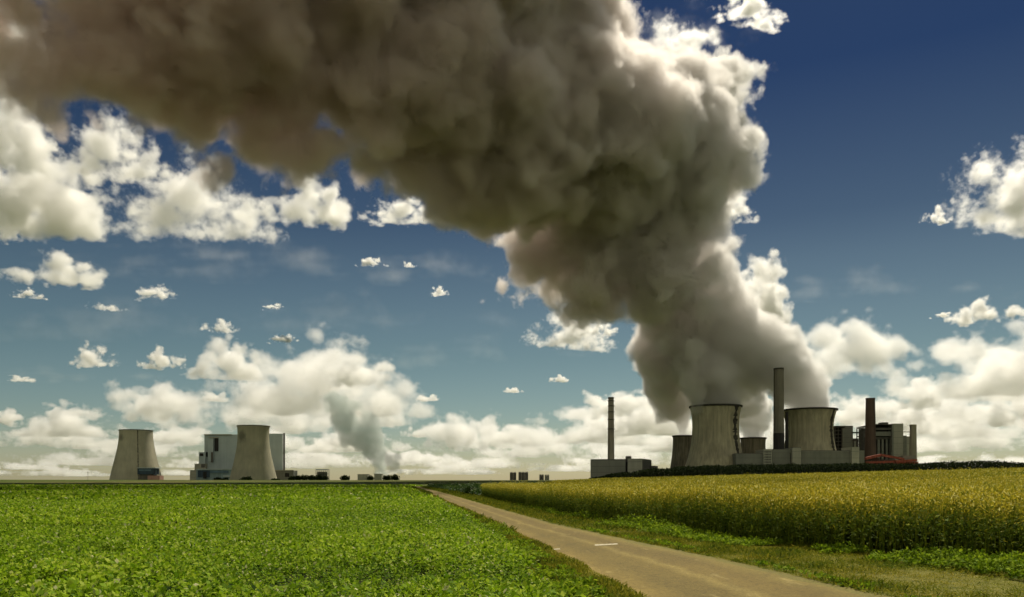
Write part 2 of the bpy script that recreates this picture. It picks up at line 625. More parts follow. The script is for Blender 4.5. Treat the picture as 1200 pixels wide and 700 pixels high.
pt = ramp(t, [(.60, (1, 1, 1)), (.615, (.74, .73, .74))])      # darker repair patches
t.links.new(noise(t, stretch(t, p, (.55, .16, 1)), 1, 2), pt.inputs[0])
c = mixc(t, c, pt.outputs[0], .35, 'MULTIPLY')
dt = ramp(t, [(.60, (0, 0, 0)), (.74, (1, 1, 1))])               # drifts of pale dust and straw
t.links.new(noise(t, stretch(t, p, (1.6, .5, 1)), 1.0, 6, .7), dt.inputs[0])
c = mixc(t, c, (.34, .27, .10), dt.outputs[0])
t.links.new(c, b.inputs['Base Color'])
bp = node(t, 'ShaderNodeBump', Strength=.5, Distance=.01)
t.links.new(noise(t, p, 60, 4, .7), bp.inputs['Height'])
t.links.new(bp.outputs[0], b.inputs['Normal'])
b.inputs['Roughness'].default_value = .9
tag(ribbon('road', LL, LR, .010, m, 13, .16), kind='structure')

# mown verges on both sides of the lane
m, t, b = new_mat('verge_soil')
p = pos(t)
r_ = ramp(t, [(.3, (.05, .062, .010)), (.5, (.13, .125, .020)), (.7, (.20, .175, .035))])
t.links.new(noise(t, p, 3.5, 6, .7), r_.inputs[0])
t.links.new(r_.outputs[0], b.inputs['Base Color'])
b.inputs['Roughness'].default_value = 1
tag(ribbon('verge_ground', LC - [0.3, 0], LL + [.05, 0], .005, m, 5, .1), kind='structure')
tag(ribbon('verge_ground', LR - [.05, 0], LRape + [.3, 0], .005, m, 7, .1), kind='structure')

# two short white survey dashes painted across the lane
m, t, b = new_mat('road_paint')
r_ = ramp(t, [(.40, (.20, .16, .08)), (.56, (.58, .53, .38))])
t.links.new(noise(t, pos(t), 16, 4, .7), r_.inputs[0])
t.links.new(r_.outputs[0], b.inputs['Base Color'])
for q in ([(697, 640.4), (724, 638.8), (723, 637.6), (697, 638.8)], [(641, 645.6), (657, 644.6), (656, 643.6), (641, 644.4)]):
    mb = MB()
    mb.poly([(*gp(*k), .015) for k in q])
    tag(mb.build('road_marking', m), kind='structure')
# ------------------------------------------------------------------ power stations
M = dict(
    concrete=wall_mat('stained_concrete', (.40, .365, .25), .34, .10),
    concrete_dark=wall_mat('sooty_concrete', (.19, .17, .13), .55, .13),
    concrete_pale=wall_mat('pale_concrete', (.37, .35, .26), .14, .05, shade_spot=((150 - 600) / F * 2700, 2660, 150, 13)),
    concrete_pale_b=wall_mat('pale_concrete_shaded', (.33, .315, .23), .14, .05, shade_spot=((288 - 600) / F * 2600, 2555, 149, 20)),  # shadow blotch near the top painted into the concrete
    chimney=wall_mat('chimney_concrete', (.30, .27, .205), .25, .15),
    chimney_grey=wall_mat('grey_chimney_concrete', (.215, .20, .16), .3, .15),
    casing_edge_dark=wall_mat('dark_casing_and_edge_shade', (.045, .042, .04), .3, .15),  # chimney casing, and the shaded tower edge painted as a shaft
    brick=wall_mat('red_brown_brick', (.105, .072, .055), .35, .1),
    clad=wall_mat('grey_cladding', (.21, .215, .18), .16, .08, 4.0),
    clad_light=wall_mat('light_cladding', (.36, .355, .29), .14, .08, 5.0),
    clad_dark=wall_mat('dark_cladding', (.12, .115, .10), .3, .1, 3.0),
    clad_pale=wall_mat('pale_metal_cladding', (.39, .45, .46), .10, .03),
    blue=wall_mat('blue_cladding', (.13, .20, .26), .3, .06, 6.0),
    blue_dark=wall_mat('dark_blue_cladding', (.055, .085, .12), .4, .05),
    hall=wall_mat('bluish_hall_cladding', (.25, .33, .35), .3, .04),
    opening=wall_mat('deep_opening', (.035, .034, .032), .3, .2),
    steel=wall_mat('weathered_steel', (.10, .095, .085), .3, .3),
    red=wall_mat('red_steel', (.34, .095, .065), .45, .3),
    pink=wall_mat('faded_red_cladding', (.40, .24, .20), .2, .2),
    roof=wall_mat('roof_felt', (.13, .125, .115), .2, .1),
    rust=wall_mat('ladder_steel', (.05, .046, .04), .3, .3),
)

def Z(py, Y):
    return EYE + (HZ - py) / F * Y

def X(px, Y):
    return (px - 600) / F * Y

def thing(name, label, cat, loc, group=None):
    return tag(empty(name, loc), label, cat, group)

def foot(*pq):
    return [(X(px, Y), Y) for px, Y in pq]

def base_of(px, Y):
    x = X(px, Y)
    return (x, Y, float(ground_z(x, Y)) - .5)

def tower(px, Y, prof, mat, label, group, rim=None, ladder=None, rim_mat='rust', lw=1.0):
    """prof: (py, half-width px) from the base up; a hollow hyperboloid shell"""
    loc = base_of(px, Y)
    t_ = thing('cooling_tower', label, 'cooling tower', loc, group)
    cx = loc[0]
    P = np.array([(Z(py, Y), hw * Y / F) for py, hw in prof])
    zs = np.linspace(min(P[0, 0], loc[2]), P[-1, 0], 34)
    # smooth the outline through the given radii
    co = np.polyfit(P[:, 0], P[:, 1], min(len(P) - 1, 3))
    rs = np.polyval(co, zs)
    th = 1.2 * Y / 1300
    outer = list(zip(rs, zs))
    inner = [(r - th, z) for r, z in outer[::-1]]
    mb = MB()
    mb.lathe([(outer[0][0] - th, outer[0][1])] + outer + inner, 72, (cx, Y))
    sh = mb.build('shell', M[mat], t_, True)
    rt, zt = outer[-1]
    rm = MB()
    rm.lathe([(rt + .15, zt - 2.2), (rt + 1.4, zt - 1.8), (rt + 1.4, zt + .5), (rt - th - .6, zt + .5), (rt - th - .6, zt - 2)], 72, (cx, Y))
    rm.build('rim', M[rim_mat], t_)
    if ladder is not None:
        ang = R(-90 + ladder)
        k = MB()
        q = random.Random(int(px))
        n = 60
        pts = []
        for i in range(n + 1):
            z = zs[0] + (zs[-1] - zs[0]) * i / n
            r = np.interp(z, zs, rs)
            pts.append((r, z))
        for (r0, z0), (r1, z1) in zip(pts, pts[1:]):
            hw = (.5 + q.random() * 1.3) * Y / 1300 * lw
            off = (q.random() - .5) * 1.2
            da = (hw / r0)
            a0, a1 = ang - da + off / r0, ang + da + off / r0
            out = .35 + q.random() * .8
            c4 = []
            for r_, z_ in ((r0, z0), (r1, z1 - .25)):
                for d_ in (.05, out):
                    for a_ in (a0, a1):
                        c4.append((cx + (r_ + d_) * math.cos(a_), Y + (r_ + d_) * math.sin(a_), z_))
            b0 = len(k.v)
            k.v += c4
            k.f += [tuple(b0 + j for j in f_) for f_ in ((0, 1, 3, 2), (4, 6, 7, 5), (2, 3, 7, 6), (0, 4, 5, 1), (0, 2, 6, 4), (1, 5, 7, 3))]
        k.build('ladder', M['rust'], t_)
    return t_

def stack(px, Y, pytop, pybase, hw_top, hw_base, mat, label, group=None, bands=(), cap=None):
    loc = base_of(px, Y)
    t_ = thing('chimney', label, 'chimney', loc, group)
    zt, zb = Z(pytop, Y), Z(pybase, Y)
    r0, r1 = hw_base * Y / F, hw_top * Y / F
    zs = np.linspace(loc[2], zt, 16)
    rs = r1 + (r0 - r1) * ((zt - zs) / (zt - zb)) ** 1.0
    mb = MB()
    mb.lathe(list(zip(rs, zs)) + [(r1 - .5, zt), (r1 - .5, zt - 6)], 32, (loc[0], Y))
    mb.build('shaft', M[mat], t_, False)
    for py in bands:
        z = Z(py, Y)
        r = np.interp(z, zs, rs)
        k = MB()
        k.lathe([(r + .03, z - .5), (r + .9, z - .4), (r + .9, z + .4), (r + .03, z + .5)], 32, (loc[0], Y))
        k.build('platform', M['rust'], t_)
    k = MB()
    k.lathe([(r1 + .03, zt - 2), (r1 + .35, zt - 1.9), (r1 + .35, zt + .3), (r1 - .6, zt + .3)], 32, (loc[0], Y))
    k.build('cap', M[cap or 'rust'], t_)
    return t_

def block(parent, name, ft, pyt, pyb, mat, Y=None):
    Yr = Y or min(p[1] for p in ft)
    fp = foot(*ft)
    zb = min(Z(pyb, Yr), float(min(ground_z(x, y) for x, y in fp)) - .5) if pyb >= 559.5 else Z(pyb, Yr)
    return MB().prism(fp, zb, Z(pyt, Yr)).build(name, M[mat], parent)

def panel(parent, name, px0, px1, py0, py1, Y, mat, d=.6):
    """a flat piece standing d proud of a wall that faces the camera at distance Y"""
    Yf = Y - d
    return MB().box(X(px0, Y), X(px1, Y), Yf, Y + .01, Z(py1, Y), Z(py0, Y)).build(name, M[mat], parent)

def R4(px0, px1, Y, depth, skew=0):
    """footprint of a block seen square-on: sides run straight back"""
    k0, k1 = (px0 - 600) * Y / (Y + depth) + 600, (px1 - 600) * Y / (Y + depth) + 600
    return [(px0, Y), (px1, Y + skew), (k1, Y + depth + skew), (k0, Y + depth)]

# --- right-hand station: cooling towers
GT = 'cooling towers of the station under the smoke'
tower(838.5, 1300, [(556, 38), (548, 35), (530, 30.5), (505, 26.5), (488, 27.6), (476.5, 29.5)], 'concrete', 'big stained cooling tower with a dark ladder streak, in front of the two smaller towers', GT, ladder=40, lw=3.2)
tower(948.5, 1360, [(552, 36), (528, 29.5), (508, 26.3), (494, 27), (480.5, 30.5)], 'concrete', 'wide cooling tower rising behind a long grey hall, beside the tallest chimney', GT, ladder=42, lw=2.6)
tower(801, 1520, [(556, 16.5), (540, 14.2), (525, 12.6), (511, 12.4)], 'concrete_dark', 'narrow sooty cooling tower half hidden by the left flank of the big tower', GT)
tower(882.5, 1560, [(552, 18), (540, 16), (525, 14), (513.5, 14.6)], 'concrete_dark', 'short dark cooling tower showing above a grey shed, right of the big tower', GT)

# --- chimneys
GC = 'chimneys of the right power station'
stack(716, 1150, 466, 540, 3.2, 4.0, 'chimney', 'slim free-standing concrete chimney rising from a low grey building', GC, bands=(470, 476, 483, 492, 503))
t_ = stack(912.6, 1290, 432, 528, 5.6, 6.3, 'chimney_grey', 'tallest chimney, grey with a dark casing, in front of the wide cooling tower', GC)
Yc, xc = 1290, base_of(912.6, 1290)[0]
# flue casing round the lower third
k = MB()
k.lathe([(6.35 * Yc / F, Z(528, Yc)), (6.3 * Yc / F, Z(508, Yc)), (5.7 * Yc / F, Z(507.5, Yc))], 32, (xc, Yc))
k.build('flue_casing', M['casing_edge_dark'], t_)
k = MB()
k.tube((xc - 5.95 * Yc / F, Yc - 1.2, Z(528, Yc)), (xc - 5.5 * Yc / F, Yc - 1.2, Z(434, Yc)), .9, 8)
k.build('ladder', M['rust'], t_)
stack(922, 1330, 483, 528, 1.7, 2.0, 'casing_edge_dark', 'thin dark shaft standing in for the shaded left edge of the wide cooling tower', GC)  # added shaft: paints the dark side of the tower's left edge
stack(1020, 1330, 467, 545, 5.0, 6.6, 'brick', 'dark red-brown brick chimney beside the red conveyor', GC, cap='brick')
stack(1070, 1360, 498, 541, 3.6, 4.1, 'chimney', 'short pale chimney at the far right of the boiler hall', GC, cap='chimney')

# --- low building with the slim chimney
t_ = thing('switch_house', 'low grey windowless building at the foot of the slim chimney', 'building', base_of(724, 1100))
block(t_, 'main_hall', [(692, 1100), (733, 1092), (740, 1150), (700, 1158)], 539, 560, 'clad')
block(t_, 'front_hall', [(735.5, 1088), (752.5, 1080), (763, 1130), (746, 1140)], 537.5, 560, 'clad_light')
block(t_, 'end_wall', [(752.7, 1081), (754.5, 1083), (763.5, 1131), (762.8, 1133)], 538.5, 560, 'clad_dark')
block(t_, 'gap_wall', [(732.5, 1098), (736.5, 1098), (740, 1140), (736, 1140)], 541, 560, 'opening')
block(t_, 'lean_to', [(762.5, 1120), (767.5, 1120), (771, 1150), (766, 1150)], 546, 560, 'clad_dark')
block(t_, 'roof_vent', [(733, 1104), (739, 1104), (740, 1120), (734, 1120)], 534.6, 539.5, 'clad_dark', 1104)
block(t_, 'roof', [(692.3, 1101), (733, 1093.5), (739.5, 1149), (700, 1157)], 538.3, 539.05, 'roof', 1100)

# --- sheds in front of the towers
t_ = thing('filter_shed', 'plain grey shed between the big cooling tower and the block with a grid of openings', 'building', base_of(878, 1240))
block(t_, 'wall', R4(862.5, 894.5, 1240, 50), 532, 560, 'clad')
block(t_, 'roof', R4(862.8, 894.2, 1241, 48), 531.4, 531.95, 'roof', 1240)
t_ = thing('stair_block', 'pale narrow block with a grid of small dark openings', 'building', base_of(899, 1236))
block(t_, 'wall', R4(894.8, 904.6, 1236, 40), 526.5, 560, 'clad_light')
for i in range(5):
    for j in range(6):
        panel(t_, 'window', 896 + i * 1.6, 896.85 + i * 1.6, 529.0 + j * 3, 530.5 + j * 3, 1236, 'opening', .25)
t_ = thing('pump_hall', 'grey hall at the foot of the tallest chimney', 'building', base_of(916, 1244))
block(t_, 'wall', R4(905, 928.5, 1244, 60), 527, 560, 'clad')
block(t_, 'roof', R4(905.3, 928.2, 1245, 58), 526.4, 526.95, 'roof', 1244)
panel(t_, 'door', 925.6, 928, 531, 552, 1244, 'clad_dark', .3)
t_ = thing('lift_tower', 'taller pale square block between the two grey halls', 'building', base_of(934, 1238))
block(t_, 'wall', R4(928.8, 939, 1238, 40), 525, 560, 'clad_light')
block(t_, 'roof', R4(929.0, 938.8, 1239, 38), 524.4, 524.95, 'roof', 1238)
t_ = thing('turbine_hall', 'long low grey hall in front of the wide cooling tower', 'building', base_of(968, 1246))
block(t_, 'wall', R4(939.4, 998, 1246, 80), 528.6, 560, 'clad')
block(t_, 'plinth', R4(939.4, 998, 1245.4, .5), 549, 560, 'clad_dark', 1246)
block(t_, 'roof', R4(939.7, 997.7, 1247, 78), 528.0, 528.55, 'roof', 1246)
t_ = thing('hall_end_tower', 'tall pale block closing the right end of the long grey hall', 'building', base_of(1003, 1240))
block(t_, 'wall', R4(998.3, 1007, 1240, 40), 524, 560, 'clad_light')
block(t_, 'side_wing', R4(1007.2, 1013, 1246, 40), 528, 560, 'clad')

# --- boiler houses with open steelwork
def open_frame(parent, px0, px1, py0, py1, Y, depth, nx, nz, mat='steel', w=.5):
    mb = MB()
    x0, x1, z0, z1 = X(px0, Y), X(px1, Y), Z(py1, Y), Z(py0, Y)
    for i in range(nx + 1):
        x = x0 + (x1 - x0) * i / nx
        for y in (Y, Y + depth):
            mb.box(x - w, x + w, y - w, y + w, z0, z1)
    for j in range(1, nz + 1):
        z = z0 + (z1 - z0) * j / nz
        mb.box(x0 - w, x1 + w, Y - w * .9, Y + depth + w * .9, z - w * .9, z + w * .9)
    return mb.build('steel_frame', M[mat], parent)

t_ = thing('boiler_house', 'open-sided boiler building directly right of the wide cooling tower', 'building', base_of(988, 1400))
block(t_, 'core', R4(979, 990, 1410, 30), 501.5, 560, 'opening')
open_frame(t_, 978.5, 990, 500.5, 530, 1400, 14, 3, 7)
block(t_, 'clad_wall', R4(990.2, 999.5, 1398, 44), 500, 560, 'clad')
panel(t_, 'column_panel', 987.2, 989.8, 502, 530, 1398, 'clad', 1)
block(t_, 'roof', R4(978.3, 999.8, 1397, 46), 499.2, 499.95, 'steel', 1398)
block(t_, 'annex', R4(1000, 1006, 1404, 40), 514, 560, 'clad_dark')
panel(t_, 'duct', 1000.6, 1003, 516, 530, 1404, 'clad_light', .8)
t_ = thing('transfer_tower', 'thin lattice conveyor tower beside the brown brick chimney', 'tower', base_of(1009.5, 1380))
open_frame(t_, 1006.8, 1012.4, 502, 545, 1380, 9, 1, 9, w=.7)
block(t_, 'core', R4(1008, 1011.4, 1383, 5), 503, 560, 'clad_dark')
k = MB()
for pa, pb in ((506.5, 508), (516, 517.2)):
    k.box(X(998.5, 1386), X(1017, 1386), 1385, 1388, Z(pb, 1386), Z(pa, 1386))
k.build('bridge', M['steel'], t_)

t_ = thing('boiler_house', 'boiler hall with a dark recessed front and pale right wall, behind the brown brick chimney', 'building', base_of(1044, 1390))
block(t_, 'core', R4(1026, 1047, 1400, 60), 500, 560, 'opening')
block(t_, 'clad_wall', R4(1047, 1058.5, 1388, 70), 496.5, 560, 'clad_light')
block(t_, 'corner_wall', R4(1045.5, 1047.2, 1386, 60), 497, 560, 'clad')
block(t_, 'lintel', R4(1025.5, 1045.4, 1390, 60), 501.5, 504, 'clad_dark', 1390)
block(t_, 'middle_gallery', R4(1025.5, 1045.4, 1390, 60), 506, 511, 'clad', 1390)
block(t_, 'lower_gallery', R4(1027, 1045.4, 1394, 60), 512, 515, 'clad_dark', 1394)
for q in (1027.8, 1032.2, 1037, 1041.5):
    panel(t_, 'column', q, q + 2.2, 515, 545, 1399, 'clad', 4)
block(t_, 'roof', R4(1025.2, 1047, 1387, 74), 497.2, 498, 'steel', 1388)
block(t_, 'roof_cabin', R4(1034, 1041, 1400, 16), 495, 497.1, 'steel', 1400)
block(t_, 'stepped_wing', R4(1058.7, 1062.5, 1392, 40), 510.5, 560, 'clad')
block(t_, 'stepped_wing', R4(1062.7, 1066.5, 1394, 40), 511.5, 560, 'clad_light')
panel(t_, 'railing', 1058.7, 1066, 506, 506.8, 1392, 'steel', .4)

# --- red coal conveyor in front
t_ = thing('coal_conveyor', 'red steel coal conveyor and bunkers in front of the boiler hall', 'conveyor', base_of(1046, 1250))
Yr = 1250
def slope_box(name, a, b, h, mat, dep=6):
    (p0, q0), (p1, q1) = a, b
    mb = MB()
    pts = []
    for px, py in ((p0, q0), (p1, q1)):
        x, z = X(px, Yr), Z(py, Yr)
        pts.append([(x, Yr, z), (x, Yr, z - h), (x, Yr + dep, z - h), (x, Yr + dep, z)])
    A, B = pts
    mb.poly(A[::-1])
    mb.poly(B)
    for i in range(4):
        j = (i + 1) % 4
        mb.poly([A[i], A[j], B[j], B[i]])
    return mb.build(name, M[mat], t_)
slope_box('gallery', (1015, 536), (1033, 532), 4, 'red')
slope_box('gallery', (1033.2, 532), (1060, 537), 3.2, 'red')
slope_box('gallery', (1050, 539.5), (1075, 538), 3.6, 'red')
slope_box('gallery', (1016, 541), (1048, 540), 3.0, 'red')
block(t_, 'bunker', R4(1022, 1031, 1256, 14), 537, 560, 'brick')
block(t_, 'bunker', R4(1036, 1049, 1258, 14), 538.5, 560, 'clad_dark')
block(t_, 'bunker', R4(1053, 1076, 1259, 14), 541.5, 560, 'red')
block(t_, 'tank', R4(1058, 1073, 1262, 14), 534, 560, 'clad')
k = MB()
for q in range(1016, 1077, 4):
    k.box(X(q, Yr) - .5, X(q, Yr) + .5, Yr + .3, Yr + 1.3, 4, Z(541, Yr))
k.build('trestle', M['red'], t_)

# --- left-hand station, further away
GL = 'cooling towers of the far left power station'
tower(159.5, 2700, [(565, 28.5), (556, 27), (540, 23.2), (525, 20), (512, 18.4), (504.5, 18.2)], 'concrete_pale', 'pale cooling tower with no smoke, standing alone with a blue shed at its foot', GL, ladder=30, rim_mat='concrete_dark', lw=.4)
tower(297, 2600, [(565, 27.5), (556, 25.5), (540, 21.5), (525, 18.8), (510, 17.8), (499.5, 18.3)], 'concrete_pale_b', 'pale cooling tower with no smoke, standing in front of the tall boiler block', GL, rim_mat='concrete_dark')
t_ = thing('pump_house', 'blue shed at the foot of the lone pale cooling tower', 'building', base_of(172, 2560))
block(t_, 'wall', R4(161, 180, 2560, 40), 549, 556, 'blue_dark', 2560)
panel(t_, 'blue_band', 163, 177, 550.2, 552.2, 2560, 'blue', 1.5)
block(t_, 'roof', R4(160.4, 182, 2558, 44), 548, 548.9, 'clad_pale', 2560)
block(t_, 'base', R4(163, 178, 2564, 36), 556.1, 568, 'clad_dark')
block(t_, 'side_wing', R4(173, 187, 2554, 30), 557.5, 568, 'pink')
block(t_, 'end_bay', [(180.2, 2570), (184, 2570), (183.5, 2600), (180.2, 2600)], 550.5, 557, 'blue', 2570)

t_ = thing('boiler_block', 'huge pale windowless boiler block behind the pale cooling tower', 'building', base_of(285, 2800))
block(t_, 'main_wall', R4(239.5, 318, 2800, 120), 509.3, 568, 'clad_pale')
block(t_, 'right_wall', [(314.5, 2760), (331.5, 2760), (331.5, 2870), (314.5, 2870)], 508.3, 568, 'clad_pale')
block(t_, 'corner_wall', [(331.8, 2764), (334, 2764), (333.6, 2870), (331.8, 2870)], 507.6, 568, 'clad_dark')
block(t_, 'step', R4(233, 240.5, 2790, 100), 530, 568, 'clad_pale')
block(t_, 'step', R4(228, 241, 2784, 90), 543.5, 568, 'clad_light')
panel(t_, 'window_strip', 251.5, 256, 512.5, 529, 2800, 'opening', 2)
panel(t_, 'lift_shaft', 245, 250.5, 514, 541, 2800, 'clad_pale', 8)
panel(t_, 'window_strip', 247.4, 249.8, 530, 542, 2791.9, 'clad_dark', 2)
panel(t_, 'louvre_bank', 238.6, 243.4, 530, 535.5, 2799.9, 'opening', 2)
panel(t_, 'louvre_bank', 236, 240.4, 543.8, 548, 2783.9, 'clad_dark', 2)
panel(t_, 'duct', 244.6, 256.4, 512.4, 513.6, 2791.9, 'clad_light', 3)
panel(t_, 'window_strip', 234.4, 238.2, 531.5, 534.5, 2790, 'opening', 2)
panel(t_, 'roof_edge', 239.5, 272, 509, 510.2, 2799, 'clad_light', 3)

t_ = thing('turbine_hall', 'long low white hall with a blue band in front of the huge boiler block', 'building', base_of(250, 2720))
block(t_, 'wall', R4(230, 276, 2720, 60), 550.2, 568, 'hall')
block(t_, 'end_wall', R4(222.5, 230, 2724, 60), 551, 568, 'clad_light')
panel(t_, 'blue_band', 232, 246, 551.5, 559.5, 2719.9, 'blue_dark', 2)
panel(t_, 'blue_band', 246.2, 268, 551.8, 554.5, 2719.9, 'blue', 2)
panel(t_, 'canopy', 262, 275, 557.2, 559.2, 2717.8, 'clad_pale', 6)
panel(t_, 'gate', 238, 242, 553, 561, 2717.8, 'opening', .6)
panel(t_, 'roof_edge', 230, 276, 549.6, 550.6, 2719.9, 'clad_pale', 3)

t_ = thing('workshop', 'low grey workshop with a dark gate at the right of the huge boiler block', 'building', base_of(332, 2720))
block(t_, 'wall', R4(318, 344, 2720, 50), 551.5, 568, 'clad')
panel(t_, 'gate', 334, 339, 554.5, 559, 2719.9, 'opening', 1)
panel(t_, 'roof_edge', 318, 344, 551, 551.8, 2719.9, 'clad_light', 2)

t_ = thing('substation', 'small open steel building at the end of the far tree row', 'building', base_of(377, 2640))
block(t_, 'core', R4(371.5, 382, 2648, 20), 553, 568, 'clad')
open_frame(t_, 370.3, 383.4, 550.2, 566, 2640, 26, 3, 3, w=.8)
panel(t_, 'roof_edge', 370, 383.6, 550, 551, 2639, 'clad_pale', 1.5)

t_ = thing('warehouse', 'small pale warehouse by the far tree, left of the distant steam', 'building', base_of(425, 3200))
block(t_, 'wall', R4(419, 431, 3200, 40), 556.3, 568, 'clad_light')
block(t_, 'roof', R4(418.8, 431.2, 3199, 42), 555.9, 556.25, 'roof', 3200)
t_ = thing('warehouse', 'small pale warehouse right under the distant steam', 'building', base_of(443, 3240))
block(t_, 'wall', R4(438.5, 447.2, 3240, 40), 555.8, 568, 'clad_light')
block(t_, 'roof', R4(438.3, 447.4, 3239, 42), 555.4, 555.75, 'roof', 3240)

# a thin mast far out on the left
Ym = 2300
t_ = thing('radio_mast', 'thin dark mast standing alone on the horizon left of the lone pale cooling tower', 'mast', base_of(103, Ym))
mx_ = X(103, Ym)
k = MB()
k.tube((mx_, Ym, t_.location.z), (mx_, Ym, Z(552.5, Ym)), .45, 6)
k.build('pole', M['steel'], t_)
k = MB()
for zz in (554.2,):
    k.box(mx_ - 1.6, mx_ + 1.6, Ym - .8, Ym - .5, Z(zz + .35, Ym), Z(zz, Ym))
k.build('antenna', M['steel'], t_)

# four far grey silos on the horizon
GS = 'grey silo blocks far off on the horizon'
for (a_, b_, pt, mt, lb) in ((597.5, 605, 554.3, 'clad_dark', 'leftmost of the four far grey silo blocks on the horizon'),
                             (607.5, 619, 554, 'clad_dark', 'widest of the four far grey silo blocks on the horizon'),
                             (632, 637.3, 557, 'clad_dark', 'smaller far grey silo block just left of the last one'),
                             (638.3, 643.6, 557.3, 'clad', 'last and smallest far grey silo block before the low grey building')):
    Ys = 4200
    t_ = thing('silo_block', lb, 'silo', base_of((a_ + b_) / 2, Ys), GS)
    n_ = 2 if b_ - a_ < 9 else 3
    wv = (b_ - a_) / n_
    for i in range(n_):
        k = MB()
        xc_, rr = X(a_ + wv * (i + .5), Ys), wv * .49 * Ys / F
        k.lathe([(rr, t_.location.z), (rr, Z(pt, Ys)), (rr * .4, Z(pt - .5, Ys))], 20, (xc_, Ys), True)
        k.build('silo', M[mt], t_)
    k = MB()
    k.box(X(a_, Ys), X(b_, Ys), Ys - 2, Ys + 2, Z(pt - .9, Ys), Z(pt - .55, Ys))
    k.build('roof_walkway', M['steel'], t_)
# ------------------------------------------------------------------ planting
def in_view(x, y, m=.05):
    return np.abs(x) < (.637 + m) * y + 2

def scatter(y0, y1, dens_pow, n, xl, xr):
    """n random points between the curves xl(y), xr(y); distance drawn with the given power"""
    u = rng.random(n)
    k = dens_pow + 1
    y = (y0 ** k + (y1 ** k - y0 ** k) * u) ** (1 / k)
    a, b_ = xl(y), xr(y)
    x = a + (b_ - a) * rng.random(n)
    return x, y

crop_r = lambda y: edge_at(LC, y) - .05
view_l = lambda y: -.70 * y - 2
view_r = lambda y: .70 * y + 3

# --- the green root crop on the left
CROP = leaf_mat('crop_leaf', [(0.0, (.020, .052, .005)), (.30, (.100, .195, .007)), (.65, (.245, .375, .012)), (.92, (.40, .50, .045)), (.965, (.42, .45, .16)), (1.0, (.66, .64, .38))], .38, .75, (.09, (.80, .84, .8), (1.15, 1.1, 1.0)), .1)

def crop_plants(y0, y1, n, per, rad, hgt, llen, seed):
    r = np.random.default_rng(seed)
    x, y = scatter(y0, y1, 1, n, view_l, crop_r)
    vig = .62 + .55 * r.random(n) + .62 * vnoise([x.astype(np.float32), y.astype(np.float32), np.zeros(n, np.float32)], 3.0, seed, 3)
    vig = np.clip(vig - .05, .25, 1.5)
    vig[r.random(n) < .09] *= .35
    i = np.repeat(np.arange(n), per)
    N = len(i)
    yaw = r.uniform(0, 2 * np.pi, N)
    u = r.random(N) ** .6
    vg = vig[i]
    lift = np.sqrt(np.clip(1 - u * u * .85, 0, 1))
    P = np.stack([x[i] + np.cos(yaw) * rad * u * vg, y[i] + np.sin(yaw) * rad * u * vg, hgt * vg * lift * r.uniform(.55, 1.1, N)], 1)
    P[:, 2] += ground_z(P[:, 0], P[:, 1])
    pitch = 1.15 - 1.25 * u + r.normal(0, .35, N)
    L = llen * vg * r.uniform(.7, 1.3, N)
    q = cards(P, L, L * r.uniform(.5, .8, N), yaw + r.normal(0, .5, N), pitch, r.normal(0, .5, N), .12)
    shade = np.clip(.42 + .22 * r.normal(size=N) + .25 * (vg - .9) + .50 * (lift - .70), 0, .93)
    pale = r.random(N) < .035
    shade[pale] = r.uniform(.95, 1, pale.sum())
    return q, shade

parts = [crop_plants(7.8, 26, 5600, 72, .22, .32, .064, 1), crop_plants(26, 60, 17000, 24, .28, .32, .105, 2), crop_plants(60, 150, 30000, 6, .36, .30, .30, 3), crop_plants(150, 390, 42000, 4, .6, .32, .60, 4)]
V, S_ = np.concatenate([p_[0] for p_ in parts]), np.concatenate([p_[1] for p_ in parts])
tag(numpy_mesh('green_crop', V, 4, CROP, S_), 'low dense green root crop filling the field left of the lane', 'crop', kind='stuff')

# a far strip of taller green crop between the lane and the yellow field
GREEN = leaf_mat('field_green', [(0, (.018, .048, .008)), (.6, (.045, .095, .014)), (1, (.10, .14, .03))], .3, .7)
n = 26000
x, y = scatter(100, 330, 1, n, lambda y: edge_at(LR, y) + 2.2, lambda y: np.maximum(edge_at(LRape, y) + 1.0, -(600 - 566) / F * y + (y - 100) * .1))
hh = .45 + .5 * rng.random(n) + .9 * (rng.random(n) < .02)
P = np.stack([x, y, ground_z(x, y) + hh * rng.random(n)], 1)
tag(numpy_mesh('green_crop', cards(P, .5, .28, rng.uniform(0, 6.3, n), rng.normal(.6, .5, n), rng.normal(0, .5, n)), 4, GREEN, rng.random(n)), 'dark green strip of taller crop between the far lane and the yellow field', 'crop', kind='stuff')

# --- ripening rape on the right
RAPE = leaf_mat('ripening_rape', [(0.0, (.036, .062, .008)), (.22, (.100, .150, .015)), (.42, (.185, .215, .018)), (.58, (.275, .245, .019)), (.8, (.49, .405, .028)), (.95, (.68, .575, .085)), (1.0, (.76, .69, .25))], .3, .8, (.05, (.82, .88, .85), (1.14, 1.08, 1.0)), .06)
rapeX = lambda y: edge_at(LRape, y)
far_tail = lambda y: np.where(y < 94, rapeX(y), -3.8 + (y - 94) * .09)

